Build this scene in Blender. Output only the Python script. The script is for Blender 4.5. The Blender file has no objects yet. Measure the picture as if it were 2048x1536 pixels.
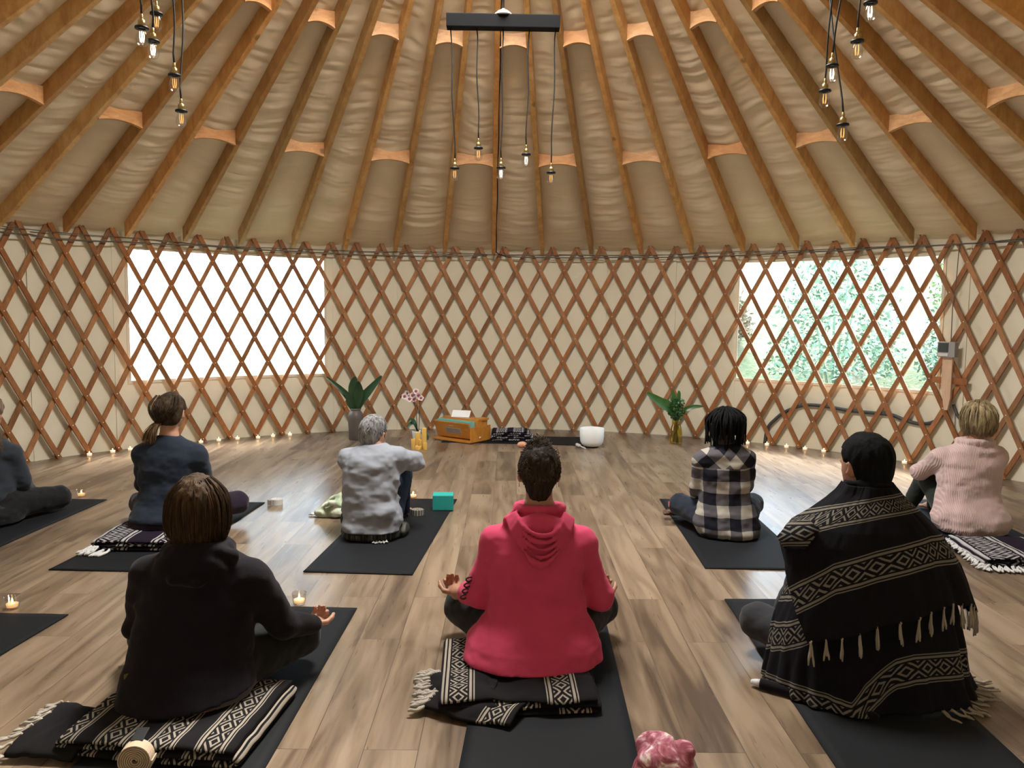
import bpy, bmesh, math, random
import numpy as np
from mathutils import Vector, Matrix
PI = math.pi
D = bpy.data
sc = bpy.context.scene
COL = sc.collection
random.seed(7)
rng = np.random.default_rng(11)

# ---------------------------------------------------------------- camera
CAM_POS = Vector((0.0098, -4.4387, 1.3051))
F_PX, PITCH, YAW, ROLL = 1625.5, 0.0885, 0.0167, 0.0115
cp, sp_, cy_, sy_ = math.cos(PITCH), math.sin(PITCH), math.cos(YAW), math.sin(YAW)
Fv = Vector((sy_ * cp, cy_ * cp, -sp_)); Rv = Vector((cy_, -sy_, 0)); Uv = Rv.cross(Fv)
R2 = Rv * math.cos(ROLL) + Uv * math.sin(ROLL); U2 = -Rv * math.sin(ROLL) + Uv * math.cos(ROLL)
cam = D.objects.new('camera', D.cameras.new('camera')); COL.objects.link(cam)
M = Matrix((( R2.x, U2.x, -Fv.x, CAM_POS.x), (R2.y, U2.y, -Fv.y, CAM_POS.y), (R2.z, U2.z, -Fv.z, CAM_POS.z), (0, 0, 0, 1)))
cam.matrix_world = M
cam.data.sensor_fit = 'HORIZONTAL'; cam.data.sensor_width = 36.0
cam.data.lens = F_PX / 2048 * 36.0
cam.data.clip_start = 0.02
sc.camera = cam

# ---------------------------------------------------------------- light and exposure
sc.view_settings.view_transform = 'Standard'; sc.view_settings.look = 'None'
sc.view_settings.gamma = 1.0; sc.view_settings.use_curve_mapping = False
sc.view_settings.exposure = 0.0
SKY = 13.0
w = D.worlds.new('overcast_sky'); sc.world = w; w.use_nodes = True
nt = w.node_tree; bg = nt.nodes['Background']
bg.inputs['Color'].default_value = (0.66, 0.83, 1.0, 1); bg.inputs['Strength'].default_value = SKY
# sunlight, softened by cloud, on the hillside outside
sun = D.objects.new('sun', D.lights.new('sun', 'SUN')); COL.objects.link(sun)
sun.data.energy = 20.0; sun.data.angle = math.radians(20); sun.data.color = (1, .95, .86)
sun.rotation_euler = (math.radians(38), 0, math.radians(160))

# daylight entering through the milky dome over the centre of the roof
dome = D.objects.new('skylight_daylight', D.lights.new('skylight_daylight', 'AREA')); COL.objects.link(dome)
dome.data.shape = 'DISK'; dome.data.size = 1.4; dome.data.energy = 315; dome.data.color = (1.0, .955, .88)
dome.location = (0, 0, 4.40)

R_WALL, H_WALL = 4.57, 2.058
RAF0, DRAF, NRAF = -0.9602, 0.11843, 53
SLOPE = 0.607
def zl(r):            # lower edge of the rafters at radius r
    return 1.927 + SLOPE * (4.45 - r)

WINS = {1: (-47.5, -23.6, 0.63, 1.835), 2: (32.4, 56.3, 0.655, 1.83)}   # degrees, z range
def portal(name, loc, rot, sx, sy):
    l = D.objects.new(name, D.lights.new(name, 'AREA')); COL.objects.link(l)
    l.data.shape = 'RECTANGLE'; l.data.size = sx; l.data.size_y = sy
    l.location = loc; l.rotation_euler = rot; l.data.cycles.is_portal = True
for k, (a0, a1, z0, z1) in WINS.items():
    a = math.radians((a0 + a1) / 2)
    portal('window_light_portal', (4.68 * math.sin(a), 4.68 * math.cos(a), (z0 + z1) / 2), (PI / 2, 0, PI - a), 1.95, 1.2)

# ---------------------------------------------------------------- scene helpers
def tagp(o, label=None, cat=None, group=None, kind=None):
    if label: o['label'] = label
    if cat: o['category'] = cat
    if group: o['group'] = group
    if kind: o['kind'] = kind
    return o
def empty(name, loc, label, cat, group=None, rz=0):
    o = D.objects.new(name, None); COL.objects.link(o); o.location = loc; o.rotation_euler = (0, 0, rz)
    o.empty_display_size = .05
    return tagp(o, label, cat, group)
def link(name, me, mat, parent=None, smooth=True, loc=None):
    o = D.objects.new(name, me); COL.objects.link(o)
    mats = mat if isinstance(mat, (list, tuple)) else [mat]
    for m in mats: me.materials.append(m)
    if smooth: me.polygons.foreach_set('use_smooth', np.ones(len(me.polygons), dtype=bool))
    if parent: o.parent = parent
    if loc: o.location = loc
    return o
def from_bm(name, bm, mat, parent=None, smooth=False, loc=None):
    me = D.meshes.new(name); bm.normal_update(); bm.to_mesh(me); bm.free()
    return link(name, me, mat, parent, smooth, loc)
def mesh_np(name, V, Q, mat, parent=None, smooth=True, loc=None, uv=None):
    """V (n,3), Q (m,4) or (m,3)"""
    V = np.asarray(V, dtype=np.float32); Q = np.asarray(Q, dtype=np.int32); k = Q.shape[1]
    me = D.meshes.new(name); me.vertices.add(len(V)); me.vertices.foreach_set('co', V.ravel())
    me.loops.add(Q.size); me.loops.foreach_set('vertex_index', Q.ravel())
    me.polygons.add(len(Q)); me.polygons.foreach_set('loop_start', np.arange(0, Q.size, k, dtype=np.int32))
    me.polygons.foreach_set('loop_total', np.full(len(Q), k, dtype=np.int32))
    if uv is not None:
        l = me.uv_layers.new(name='UVMap'); l.data.foreach_set('uv', np.asarray(uv, np.float32)[Q.ravel()].ravel())
    me.update(calc_edges=True); me.validate()
    return link(name, me, mat, parent, smooth, loc)
def add_box(bm, c, s, rot=None, mi=0, bev=0):
    """box centre c, full size s"""
    r = bmesh.ops.create_cube(bm, size=1.0); vs = r['verts']
    mt = Matrix.Translation(c) @ (rot.to_4x4() if rot else Matrix.Identity(4)) @ Matrix.Diagonal((*s, 1))
    bmesh.ops.transform(bm, matrix=mt, verts=vs)
    fs = list({f for v in vs for f in v.link_faces})
    for f in fs: f.material_index = mi
    if bev:
        es = list({e for v in vs for e in v.link_edges})
        rr = bmesh.ops.bevel(bm, geom=es, offset=bev, segments=2, affect='EDGES', profile=.7)
        for f in rr['faces']: f.material_index = mi
    return vs
def add_lathe(bm, prof, n=28, c=(0, 0, 0), mi=0, cap0=False, cap1=False):
    """prof list of (r, z)"""
    rings = []
    for r, z in prof:
        rings.append([bm.verts.new((c[0] + r * math.cos(2 * PI * i / n), c[1] + r * math.sin(2 * PI * i / n), c[2] + z)) for i in range(n)])
    for a, b in zip(rings, rings[1:]):
        for i in range(n):
            f = bm.faces.new((a[i], a[(i + 1) % n], b[(i + 1) % n], b[i])); f.material_index = mi
    if cap0: bm.faces.new(rings[0][::-1]).material_index = mi
    if cap1: bm.faces.new(rings[-1]).material_index = mi
def add_tube(bm, pts, rad, n=8, mi=0, caps=True):
    """rad: number or list"""
    pts = [Vector([float(q) for q in p]) for p in pts]; m = len(pts)
    rads = [float(q) for q in rad] if isinstance(rad, (list, tuple, np.ndarray)) else [rad] * m
    t0 = (pts[1] - pts[0]).normalized()
    up = Vector((0, 0, 1)) if abs(t0.z) < .9 else Vector((1, 0, 0))
    nrm = t0.cross(up).normalized(); rings = []
    for i in range(m):
        t = (pts[min(i + 1, m - 1)] - pts[max(i - 1, 0)])
        if t.length < 1e-9: t = t0
        t = t.normalized()
        nrm = (nrm - t * nrm.dot(t)).normalized(); b = t.cross(nrm)
        rings.append([bm.verts.new(pts[i] + rads[i] * (nrm * math.cos(2 * PI * j / n) + b * math.sin(2 * PI * j / n))) for j in range(n)])
    for a, b in zip(rings, rings[1:]):
        for i in range(n):
            f = bm.faces.new((a[i], a[(i + 1) % n], b[(i + 1) % n], b[i])); f.material_index = mi; f.smooth = True
    if caps:
        bm.faces.new(rings[0][::-1]).material_index = mi; bm.faces.new(rings[-1]).material_index = mi
def smooth_path(P, n=6):
    P = [Vector(p) for p in P]; out = []
    for i in range(len(P) - 1):
        p0, p1, p2, p3 = P[max(i - 1, 0)], P[i], P[i + 1], P[min(i + 2, len(P) - 1)]
        for k in range(n):
            t = k / n
            out.append(.5 * ((2 * p1) + (p2 - p0) * t + (2 * p0 - 5 * p1 + 4 * p2 - p3) * t * t + (3 * p1 - p0 - 3 * p2 + p3) * t ** 3))
    out.append(P[-1]); return out

# value noise in numpy
_NL = rng.random((32, 32, 32)).astype(np.float32)
def vnoise(x, y, z):
    x, y, z = np.broadcast_arrays(np.asarray(x, np.float32), np.asarray(y, np.float32), np.asarray(z, np.float32))
    xi, yi, zi = np.floor(x).astype(int), np.floor(y).astype(int), np.floor(z).astype(int)
    fx, fy, fz = x - xi, y - yi, z - zi
    fx, fy, fz = fx * fx * (3 - 2 * fx), fy * fy * (3 - 2 * fy), fz * fz * (3 - 2 * fz)
    def g(a, b, c): return _NL[(xi + a) & 31, (yi + b) & 31, (zi + c) & 31]
    c00 = g(0, 0, 0) * (1 - fx) + g(1, 0, 0) * fx; c10 = g(0, 1, 0) * (1 - fx) + g(1, 1, 0) * fx
    c01 = g(0, 0, 1) * (1 - fx) + g(1, 0, 1) * fx; c11 = g(0, 1, 1) * (1 - fx) + g(1, 1, 1) * fx
    return ((c00 * (1 - fy) + c10 * fy) * (1 - fz) + (c01 * (1 - fy) + c11 * fy) * fz) * 2 - 1

# ---------------------------------------------------------------- material helpers
class NT:
    def __init__(s, name):
        s.m = D.materials.new(name); s.m.use_nodes = True; s.t = s.m.node_tree; s.b = s.t.nodes['Principled BSDF']
    def n(s, typ, **kw):
        nd = s.t.nodes.new('ShaderNode' + typ)
        for k, v in kw.items(): setattr(nd, k, v)
        return nd
    def l(s, a, b): s.t.links.new(a, b)
    def val(s, sock, v):
        if hasattr(v, 'is_linked') or isinstance(v, bpy.types.NodeSocket): s.l(v, sock)
        else: sock.default_value = v
    def math(s, op, a, b=None, c=None, clamp=False):
        nd = s.n('Math', operation=op, use_clamp=clamp); s.val(nd.inputs[0], a)
        if b is not None: s.val(nd.inputs[1], b)
        if c is not None: s.val(nd.inputs[2], c)
        return nd.outputs[0]
    def mix(s, f, a, b, typ='MIX'):
        nd = s.n('Mix', data_type='RGBA', blend_type=typ); s.val(nd.inputs[0], f)
        s.val(nd.inputs[6], a if not isinstance(a, tuple) else (*a[:3], 1)); s.val(nd.inputs[7], b if not isinstance(b, tuple) else (*b[:3], 1))
        return nd.outputs[2]
    def coord(s, which='Object', scale=(1, 1, 1), rot=(0, 0, 0), loc=(0, 0, 0)):
        tc = s.n('TexCoord'); mp = s.n('Mapping'); s.l(tc.outputs[which], mp.inputs[0])
        mp.inputs['Scale'].default_value = scale; mp.inputs['Rotation'].default_value = rot; mp.inputs['Location'].default_value = loc
        return mp.outputs[0]
    def noise(s, vec, scale=5, detail=3, rough=.5, dist=0):
        nd = s.n('TexNoise'); s.l(vec, nd.inputs['Vector']); nd.inputs['Scale'].default_value = scale
        nd.inputs['Detail'].default_value = detail; nd.inputs['Roughness'].default_value = rough; nd.inputs['Distortion'].default_value = dist
        return nd.outputs['Fac']
    def ramp(s, f, stops):
        nd = s.n('ValToRGB'); s.l(f, nd.inputs[0]); e = nd.color_ramp.elements
        while len(e) < len(stops): e.new(.5)
        for k, (p, c) in enumerate(stops):
            e[k].position = p; e[k].color = (*c[:3], 1) if isinstance(c, tuple) else (c, c, c, 1)
        return nd.outputs[0]
    def bump(s, h, strength=.3, dist=.01):
        nd = s.n('Bump'); s.l(h, nd.inputs['Height']); nd.inputs['Strength'].default_value = strength; nd.inputs['Distance'].default_value = dist
        s.l(nd.outputs[0], s.b.inputs['Normal'])
    def sep(s, vec):
        nd = s.n('SeparateXYZ'); s.l(vec, nd.inputs[0]); return nd.outputs
    def set(s, **kw):
        for k, v in kw.items():
            k = {'base': 'Base Color', 'rough': 'Roughness', 'metal': 'Metallic', 'spec': 'Specular IOR Level', 'trans': 'Transmission Weight', 'sheen': 'Sheen Weight', 'coat': 'Coat Weight', 'sss': 'Subsurface Weight', 'em': 'Emission Color', 'ems': 'Emission Strength', 'ior': 'IOR', 'alpha': 'Alpha'}[k]
            s.val(s.b.inputs[k], (*v, 1) if isinstance(v, tuple) and len(v) == 3 else v)
        return s
def srgb(r, g, b):
    f = lambda c: (c / 255 / 12.92) if c / 255 <= .04045 else ((c / 255 + .055) / 1.055) ** 2.4
    return (f(r), f(g), f(b))
def plain(name, col, rough=.6, **kw):
    m = NT(name); m.set(base=col, rough=rough, **kw); return m.m
def cloth(name, col, rough=.9, weave=500, strength=.15, sheen=.1, var=.12):
    m = NT(name); v = m.coord('Object')
    n1 = m.noise(v, 9, 3); col2 = tuple(c * (1 - var) for c in col)
    m.set(base=m.mix(n1, col2, col), rough=rough, sheen=sheen, spec=.2)
    n2 = m.noise(v, weave, 1); n3 = m.noise(v, 40, 3)
    m.bump(m.math('ADD', n2, n3), strength, .004); return m.m
def wood(name, c1, c2, c3, grain=(1, 1, 1), scale=1.0, rough=.45, knots=True, per_obj=.5):
    """grain runs along local x of the 'grain' coordinates"""
    m = NT(name); oi = m.n('ObjectInfo')
    v = m.coord('Object', scale=grain)
    add = m.n('VectorMath', operation='ADD'); m.l(v, add.inputs[0])
    comb = m.n('CombineXYZ'); r = m.math('MULTIPLY', oi.outputs['Random'], 37.0)
    for i in range(3): m.l(r, comb.inputs[i])
    m.l(comb.outputs[0], add.inputs[1]); v = add.outputs[0]
    n = m.noise(v, 6 * scale, 4, .6, .6); n2 = m.noise(v, 28 * scale, 3, .7)
    f = m.math('ADD', m.math('MULTIPLY', n, .7), m.math('MULTIPLY', n2, .3))
    base = m.ramp(f, [(.3, c1), (.52, c2), (.72, c3)])
    rnd = m.n('MapRange'); m.l(oi.outputs['Random'], rnd.inputs[0]); rnd.inputs[3].default_value = 1 - per_obj; rnd.inputs[4].default_value = 1.0
    base = m.mix(1.0, base, rnd.outputs[0], 'MULTIPLY')
    base = m.mix(1.0, base, m.mix(m.math('FRACT', m.math('MULTIPLY', oi.outputs['Random'], 7.3)), (1.04, 1.06, 1.1), (.98, .80, .62)), 'MULTIPLY')
    if knots:
        vo = m.n('TexVoronoi'); vv = m.coord('Object', scale=(2.2, 2.2, 2.2)); ad = m.n('VectorMath', operation='ADD'); m.l(vv, ad.inputs[0]); m.l(comb.outputs[0], ad.inputs[1])
        m.l(ad.outputs[0], vo.inputs['Vector']); vo.inputs['Scale'].default_value = 1.3
        k = m.ramp(vo.outputs['Distance'], [(.05, 1.0), (.10, 0.0)])
        base = m.mix(m.math('MULTIPLY', k, .6), base, tuple(c * .25 for c in c1))
    m.set(base=base, rough=rough, spec=.35); m.bump(n2, .12, .003)
    return m.m
# ================================================================ setting materials
def floor_mat():
    m = NT('oak_plank_floor'); tc = m.n('TexCoord'); mp = m.n('Mapping'); m.l(tc.outputs['Object'], mp.inputs[0])
    mp.inputs['Rotation'].default_value = (0, 0, PI / 2 + .012); mp.inputs['Location'].default_value = (0, .03, 0)
    br = m.n('TexBrick'); m.l(mp.outputs[0], br.inputs['Vector'])
    br.offset = .37; br.offset_frequency = 2; br.squash = 1
    for k, v in dict(Scale=1.0).items(): br.inputs[k].default_value = v
    br.inputs['Brick Width'].default_value = 1.30; br.inputs['Row Height'].default_value = .163
    br.inputs['Mortar Size'].default_value = .0014; br.inputs['Mortar Smooth'].default_value = .3; br.inputs['Bias'].default_value = 0
    br.inputs['Color1'].default_value = (0, 0, 0, 1); br.inputs['Color2'].default_value = (1, 1, 1, 1); br.inputs['Mortar'].default_value = (.5, .5, .5, 1)
    pr = m.sep(br.outputs['Color'])[0]
    cmb = m.n('CombineXYZ'); m.l(m.math('MULTIPLY', pr, 41.0), cmb.inputs[0]); m.l(m.math('MULTIPLY', pr, 17.0), cmb.inputs[1]); m.l(m.math('MULTIPLY', pr, 9.0), cmb.inputs[2])
    ad = m.n('VectorMath', operation='ADD'); m.l(mp.outputs[0], ad.inputs[0]); m.l(cmb.outputs[0], ad.inputs[1])
    st = m.n('Mapping'); m.l(ad.outputs[0], st.inputs[0]); st.inputs['Scale'].default_value = (.42, 3.2, 1)
    n1 = m.noise(st.outputs[0], 2.6, 3, .55, 1.4)
    st2 = m.n('Mapping'); m.l(ad.outputs[0], st2.inputs[0]); st2.inputs['Scale'].default_value = (1.5, 24, 1)
    n2 = m.noise(st2.outputs[0], 2.0, 2, .5, .2)
    f = m.math('ADD', m.math('MULTIPLY', n1, .80), m.math('MULTIPLY', n2, .20))
    f = m.math('ADD', f, m.math('MULTIPLY', m.math('SUBTRACT', pr, .5), .20))
    col = m.ramp(f, [(.30, (.085, .056, .037)), (.42, (.148, .102, .067)), (.54, (.215, .155, .102)), (.68, (.285, .212, .145))])
    # knots
    kn = m.n('Mapping'); m.l(ad.outputs[0], kn.inputs[0]); kn.inputs['Scale'].default_value = (1.1, 3.0, 1)
    vo = m.n('TexVoronoi'); m.l(kn.outputs[0], vo.inputs['Vector']); vo.inputs['Scale'].default_value = .8
    k = m.ramp(vo.outputs['Distance'], [(.01, 1.0), (.07, 0.0)])
    kz = m.n('Mapping'); m.l(ad.outputs[0], kz.inputs[0]); kz.inputs['Scale'].default_value = (1.5, 5.0, 1)
    kn2 = m.ramp(m.noise(kz.outputs[0], 1.4, 2, .5, .4), [(.69, 0.0), (.80, 1.0)])
    col = m.mix(m.math('MULTIPLY', kn2, .45), col, (.055, .036, .025))
    col = m.mix(m.math('MULTIPLY', br.outputs['Fac'], .75), col, (.05, .035, .025))
    m.set(base=col, spec=.55, rough=m.ramp(n2, [(.3, .27), (.8, .36)]))
    h = m.math('SUBTRACT', m.math('MULTIPLY', n2, .15), br.outputs['Fac'])
    m.bump(h, .15, .002)
    return m.m
M_floor = floor_mat()
def fabric_shell(name, col, var, sc1=2.0):
    m = NT(name); v = m.coord('Object')
    n = m.noise(v, sc1, 3); m.set(base=m.mix(n, tuple(c * (1 - var) for c in col), col), rough=.85, spec=.2)
    n2 = m.noise(v, 6, 3); n3 = m.noise(v, 260, 1)
    m.bump(m.math('ADD', n2, m.math('MULTIPLY', n3, .15)), .25, .02); return m.m
M_wall = fabric_shell('cream_wall_fabric', (.80, .76, .61), .08)
M_ceil = fabric_shell('beige_roof_liner', (.82, .72, .545), .08)
M_trimfab = fabric_shell('pale_wall_top_fabric', (.70, .65, .53), .1)
M_lat = wood('redwood_lattice', (.23, .098, .036), (.375, .175, .073), (.50, .27, .12), (1, 1, .35), 2.0, .45, knots=False, per_obj=.35)
M_raf = wood('fir_rafter', (.46, .235, .080), (.68, .41, .155), (.82, .56, .26), (1, 1, .5), 1.5, .42, per_obj=.42)
M_blk = wood('pale_fir_block', (.50, .27, .12), (.63, .38, .19), (.74, .50, .28), (1, 1, 3), 2.0, .5, per_obj=.2)
M_screw = plain('bright_screw', (.8, .78, .72), .35, metal=.6)
M_black = plain('black_metal', (.008, .009, .010), .5, spec=.3)
M_cord = plain('black_cord', (.010, .010, .010), .6)
M_wire = plain('grey_cable', (.10, .095, .085), .5)
def vinyl():
    m = NT('clear_vinyl'); t = m.t; out = t.nodes['Material Output']
    tr = m.n('BsdfTransparent'); tr.inputs[0].default_value = (.93, .93, .92, 1); gl = m.n('BsdfGlossy'); gl.inputs['Roughness'].default_value = .08
    mx = m.n('MixShader'); mx.inputs[0].default_value = .05
    m.l(tr.outputs[0], mx.inputs[1]); m.l(gl.outputs[0], mx.inputs[2]); m.l(mx.outputs[0], out.inputs['Surface']); return m.m
M_vinyl = vinyl()

# ================================================================ floor
bm = bmesh.new()
n = 128
c = bm.verts.new((0, 0, 0)); ring = [bm.verts.new((4.66 * math.sin(2 * PI * i / n), 4.66 * math.cos(2 * PI * i / n), 0)) for i in range(n)]
low = [bm.verts.new((v.co.x, v.co.y, -.12)) for v in ring]
for i in range(n):
    bm.faces.new((c, ring[(i + 1) % n], ring[i])); bm.faces.new((ring[i], ring[(i + 1) % n], low[(i + 1) % n], low[i]))
tagp(from_bm('floor', bm, M_floor), kind='structure')

# ================================================================ fabric wall with two window openings
def wall_r(a, z):
    return 4.60 + .006 * vnoise(a * 14, z * .6, 0.5) + .003 * vnoise(a * 50, z * 1.2, 3.5)
angs = set(np.round(np.linspace(-PI, PI, 361), 5).tolist()); zs = set(np.round(np.linspace(0, 2.10, 22), 4).tolist())
for k, (a0, a1, z0, z1) in WINS.items():
    angs |= {round(math.radians(a0), 5), round(math.radians(a1), 5)}; zs |= {z0, z1}
angs = np.array(sorted(angs)); zs = np.array(sorted(zs))
A, Z = np.meshgrid(angs, zs, indexing='ij'); Rr = wall_r(A, Z)
V = np.stack([Rr * np.sin(A), Rr * np.cos(A), Z], -1).reshape(-1, 3)
ni, nj = A.shape; Q = []
for i in range(ni - 1):
    am = math.degrees((angs[i] + angs[i + 1]) / 2)
    for j in range(nj - 1):
        zm = (zs[j] + zs[j + 1]) / 2
        if any(a0 < am < a1 and z0 < zm < z1 for a0, a1, z0, z1 in WINS.values()): continue
        Q.append((i * nj + j, i * nj + j + 1, (i + 1) * nj + j + 1, (i + 1) * nj + j))
tagp(mesh_np('wall_round', V, Q, M_wall), kind='structure')
# raised vertical seams of the wall fabric
SEAMS = [-1.30, -1.014, -.856, -.388, -.238, -.063, .088, .255, .417, .57 - .012, 1.03, 1.22]
bm = bmesh.new()
def arc_strip(bm, a0, a1, z0, z1, r, t=.004, n=8):
    prev = None
    for i in range(n + 1):
        a = a0 + (a1 - a0) * i / n; s, cc = math.sin(a), math.cos(a)
        cur = [bm.verts.new((rr * s, rr * cc, z)) for rr, z in ((r, z0), (r, z1), (r - t, z1), (r - t, z0))]
        if prev:
            for k in range(4): bm.faces.new((prev[k], prev[(k + 1) % 4], cur[(k + 1) % 4], cur[k]))
        else: bm.faces.new(cur)
        prev = cur
    bm.faces.new(prev[::-1])
for a in SEAMS: arc_strip(bm, a - .004, a + .004, 0, 2.05, 4.594, .005, 1)
bmesh.ops.recalc_face_normals(bm, faces=bm.faces)
tagp(from_bm('trim_1', bm, M_wall), kind='structure')
# pale band where roof liner laps the top of the wall, loose and wrinkled
A2 = np.linspace(-PI, PI, 900); Z2 = np.linspace(1.93, 2.075, 9); A, Z = np.meshgrid(A2, Z2, indexing='ij')
Rr = 4.584 + .006 * vnoise(A * 18, Z * 46, 1.5) + .004 * vnoise(A * 60, Z * 60, 7.5)
Zj = Z + np.where(Z < 1.94, .012 * vnoise(A * 12, 0 * Z, 2.2), 0)
V = np.stack([Rr * np.sin(A), Rr * np.cos(A), Zj], -1).reshape(-1, 3)
I, J = np.meshgrid(np.arange(899), np.arange(8), indexing='ij'); b0 = (I * 9 + J).ravel()
tagp(mesh_np('trim_2', V, np.stack([b0, b0 + 1, b0 + 10, b0 + 9], 1), M_trimfab), kind='structure')

# ================================================================ windows: welted fabric frame and a clear vinyl pane
for k, (a0, a1, z0, z1) in WINS.items():
    a0, a1 = math.radians(a0), math.radians(a1)
    root = D.objects.new('window_%d' % k, None); COL.objects.link(root); tagp(root, kind='structure')
    am = (a0 + a1) / 2; root.location = (4.6 * math.sin(am), 4.6 * math.cos(am), z0)
    bm = bmesh.new(); wd = .006; e = .028
    arc_strip(bm, a0 - wd, a1 + wd, z0 - e, z0, 4.596, .006, 24); arc_strip(bm, a0 - wd, a1 + wd, z1, z1 + e, 4.596, .006, 24)
    arc_strip(bm, a0 - wd, a0, z0, z1, 4.596, .006, 2); arc_strip(bm, a1, a1 + wd, z0, z1, 4.596, .006, 2)
    bmesh.ops.recalc_face_normals(bm, faces=bm.faces)
    o = from_bm('window_frame', bm, M_trimfab, root); o.matrix_parent_inverse = Matrix.Translation(-root.location)
    A2 = np.linspace(a0, a1, 40); Z2 = np.linspace(z0, z1, 12); A, Z = np.meshgrid(A2, Z2, indexing='ij')
    Rr = 4.602 + .004 * vnoise(A * 9, Z * 2, 4.4)
    V = np.stack([Rr * np.sin(A), Rr * np.cos(A), Z], -1).reshape(-1, 3)
    I, J = np.meshgrid(np.arange(39), np.arange(11), indexing='ij'); b0 = (I * 12 + J).ravel()
    o = mesh_np('window_pane', V, np.stack([b0, b0 + 1, b0 + 13, b0 + 12], 1), M_vinyl, root); o.matrix_parent_inverse = Matrix.Translation(-root.location)

# ================================================================ roof liner, sagging between the rafters
NU, NV = 12, 330; Vs = []; Qs = []; off = 0
for k in range(NRAF):
    u = np.linspace(0, 1, NU + 1); rr = np.linspace(4.66, .80, NV + 1); U_, R_ = np.meshgrid(u, rr, indexing='ij')
    a = RAF0 + (k + U_ - 9) * DRAF
    wdt = R_ * DRAF
    sag = .30 * wdt * (np.sin(PI * U_) ** .8) * .45 * np.clip((4.66 - R_) / .5, .1, 1)
    amp = .018 + .014 * np.clip(vnoise(k * 3.3, R_ * 1.1, 2.0) + .2, 0, 1)
    bow = .5 * np.cos(PI * (U_ - .5)) + .7 * vnoise(U_ * 1.2 + k * 1.7, R_ * 1.4, 9.1) + .35 * (U_ - .5) * math.sin(k * 2.3)
    wr = .35 * vnoise(U_ * 1.1 + k * 5.1, R_ * 9 + bow, 1.7) + .34 * vnoise(U_ * 1.5 + k * 2.7, R_ * 22 + 2 * bow, 5.2) + .20 * vnoise(U_ * 2.2 + k * 1.1, R_ * 48 + 3 * bow, 8.8)
    wr += .30 * (1 - np.abs(vnoise(U_ * 1.0 + k * 1.9, R_ * 12 + 1.5 * bow, 6.6)) * 5).clip(0, 1)
    wr *= amp * np.sin(PI * U_) ** .5
    z = zl(R_) + .142 - sag + wr
    V = np.stack([R_ * np.sin(a), R_ * np.cos(a), z], -1).reshape(-1, 3)
    I, J = np.meshgrid(np.arange(NU), np.arange(NV), indexing='ij'); b0 = (I * (NV + 1) + J).ravel() + off
    Vs.append(V); Qs.append(np.stack([b0, b0 + 1, b0 + NV + 2, b0 + NV + 1], 1)); off += len(V)
ceil = tagp(mesh_np('ceiling', np.concatenate(Vs), np.concatenate(Qs), M_ceil), kind='structure')

# compression ring and clear dome of the skylight at the top (above the picture)
bm = bmesh.new(); add_lathe(bm, [(.70, 4.10), (.86, 4.10), (.86, 4.42), (.70, 4.42), (.70, 4.10)], 64)
tagp(from_bm('trim_3', bm, M_raf), kind='structure')
bm = bmesh.new(); add_lathe(bm, [(.86 * math.cos(t), 4.42 + .30 * math.sin(t)) for t in np.linspace(0, 1.5, 9)], 48)
tagp(from_bm('window_3', bm, M_vinyl, smooth=True), kind='structure')

# ================================================================ rafters
ORD = ['', 'first', 'second', 'third', 'fourth', 'fifth', 'sixth', 'seventh', 'eighth', 'ninth', 'tenth', 'eleventh', 'twelfth', 'thirteenth', 'fourteenth', 'fifteenth']
def side(n, zero, fmt):
    return zero if n == 0 else fmt % (ORD[abs(n)], 'left' if n < 0 else 'right')
W = .042
def rafter_mesh():
    # local frame: x out along radius from centre, z up; the rafter lies in the plane y = 0
    bm = bmesh.new(); r0, r1 = .84, 4.455; nseg = 24; rings = []
    for i in range(nseg + 1):
        r = r0 + (r1 - r0) * i / nseg; b = 0
        if r > 4.30: b = .035 * ((r - 4.30) / .155) ** 2          # the heel is trimmed to a rounded point
        zb = zl(r) + b * .15; zt = zl(r) + .139
        rings.append([bm.verts.new((r, y, z)) for y, z in ((-W / 2 + .003, zb), (W / 2 - .003, zb), (W / 2, zb + .004), (W / 2, zt), (-W / 2, zt), (-W / 2, zb + .004))])
    for a, b in zip(rings, rings[1:]):
        for i in range(6): bm.faces.new((a[i], b[i], b[(i + 1) % 6], a[(i + 1) % 6]))
    bm.faces.new(rings[0]); bm.faces.new(rings[-1][::-1])
    bmesh.ops.recalc_face_normals(bm, faces=bm.faces)
    return bm
raf_me = None
for i in range(-6, 23):
    a = RAF0 + i * DRAF
    nm = i - 8
    lab = side(nm, 'honey-brown wooden rafter running down behind the middle pendant cord, a dark cable along it', 'honey-brown wooden roof rafter, %s to the %s of the one carrying a dark cable')
    if raf_me is None:
        o = from_bm('rafter', rafter_mesh(), M_raf); raf_me = o
    else:
        o = raf_me.copy(); COL.objects.link(o)
    o.rotation_euler = (0, 0, PI / 2 - a); tagp(o, lab, 'rafter', 'roof rafters')

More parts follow.
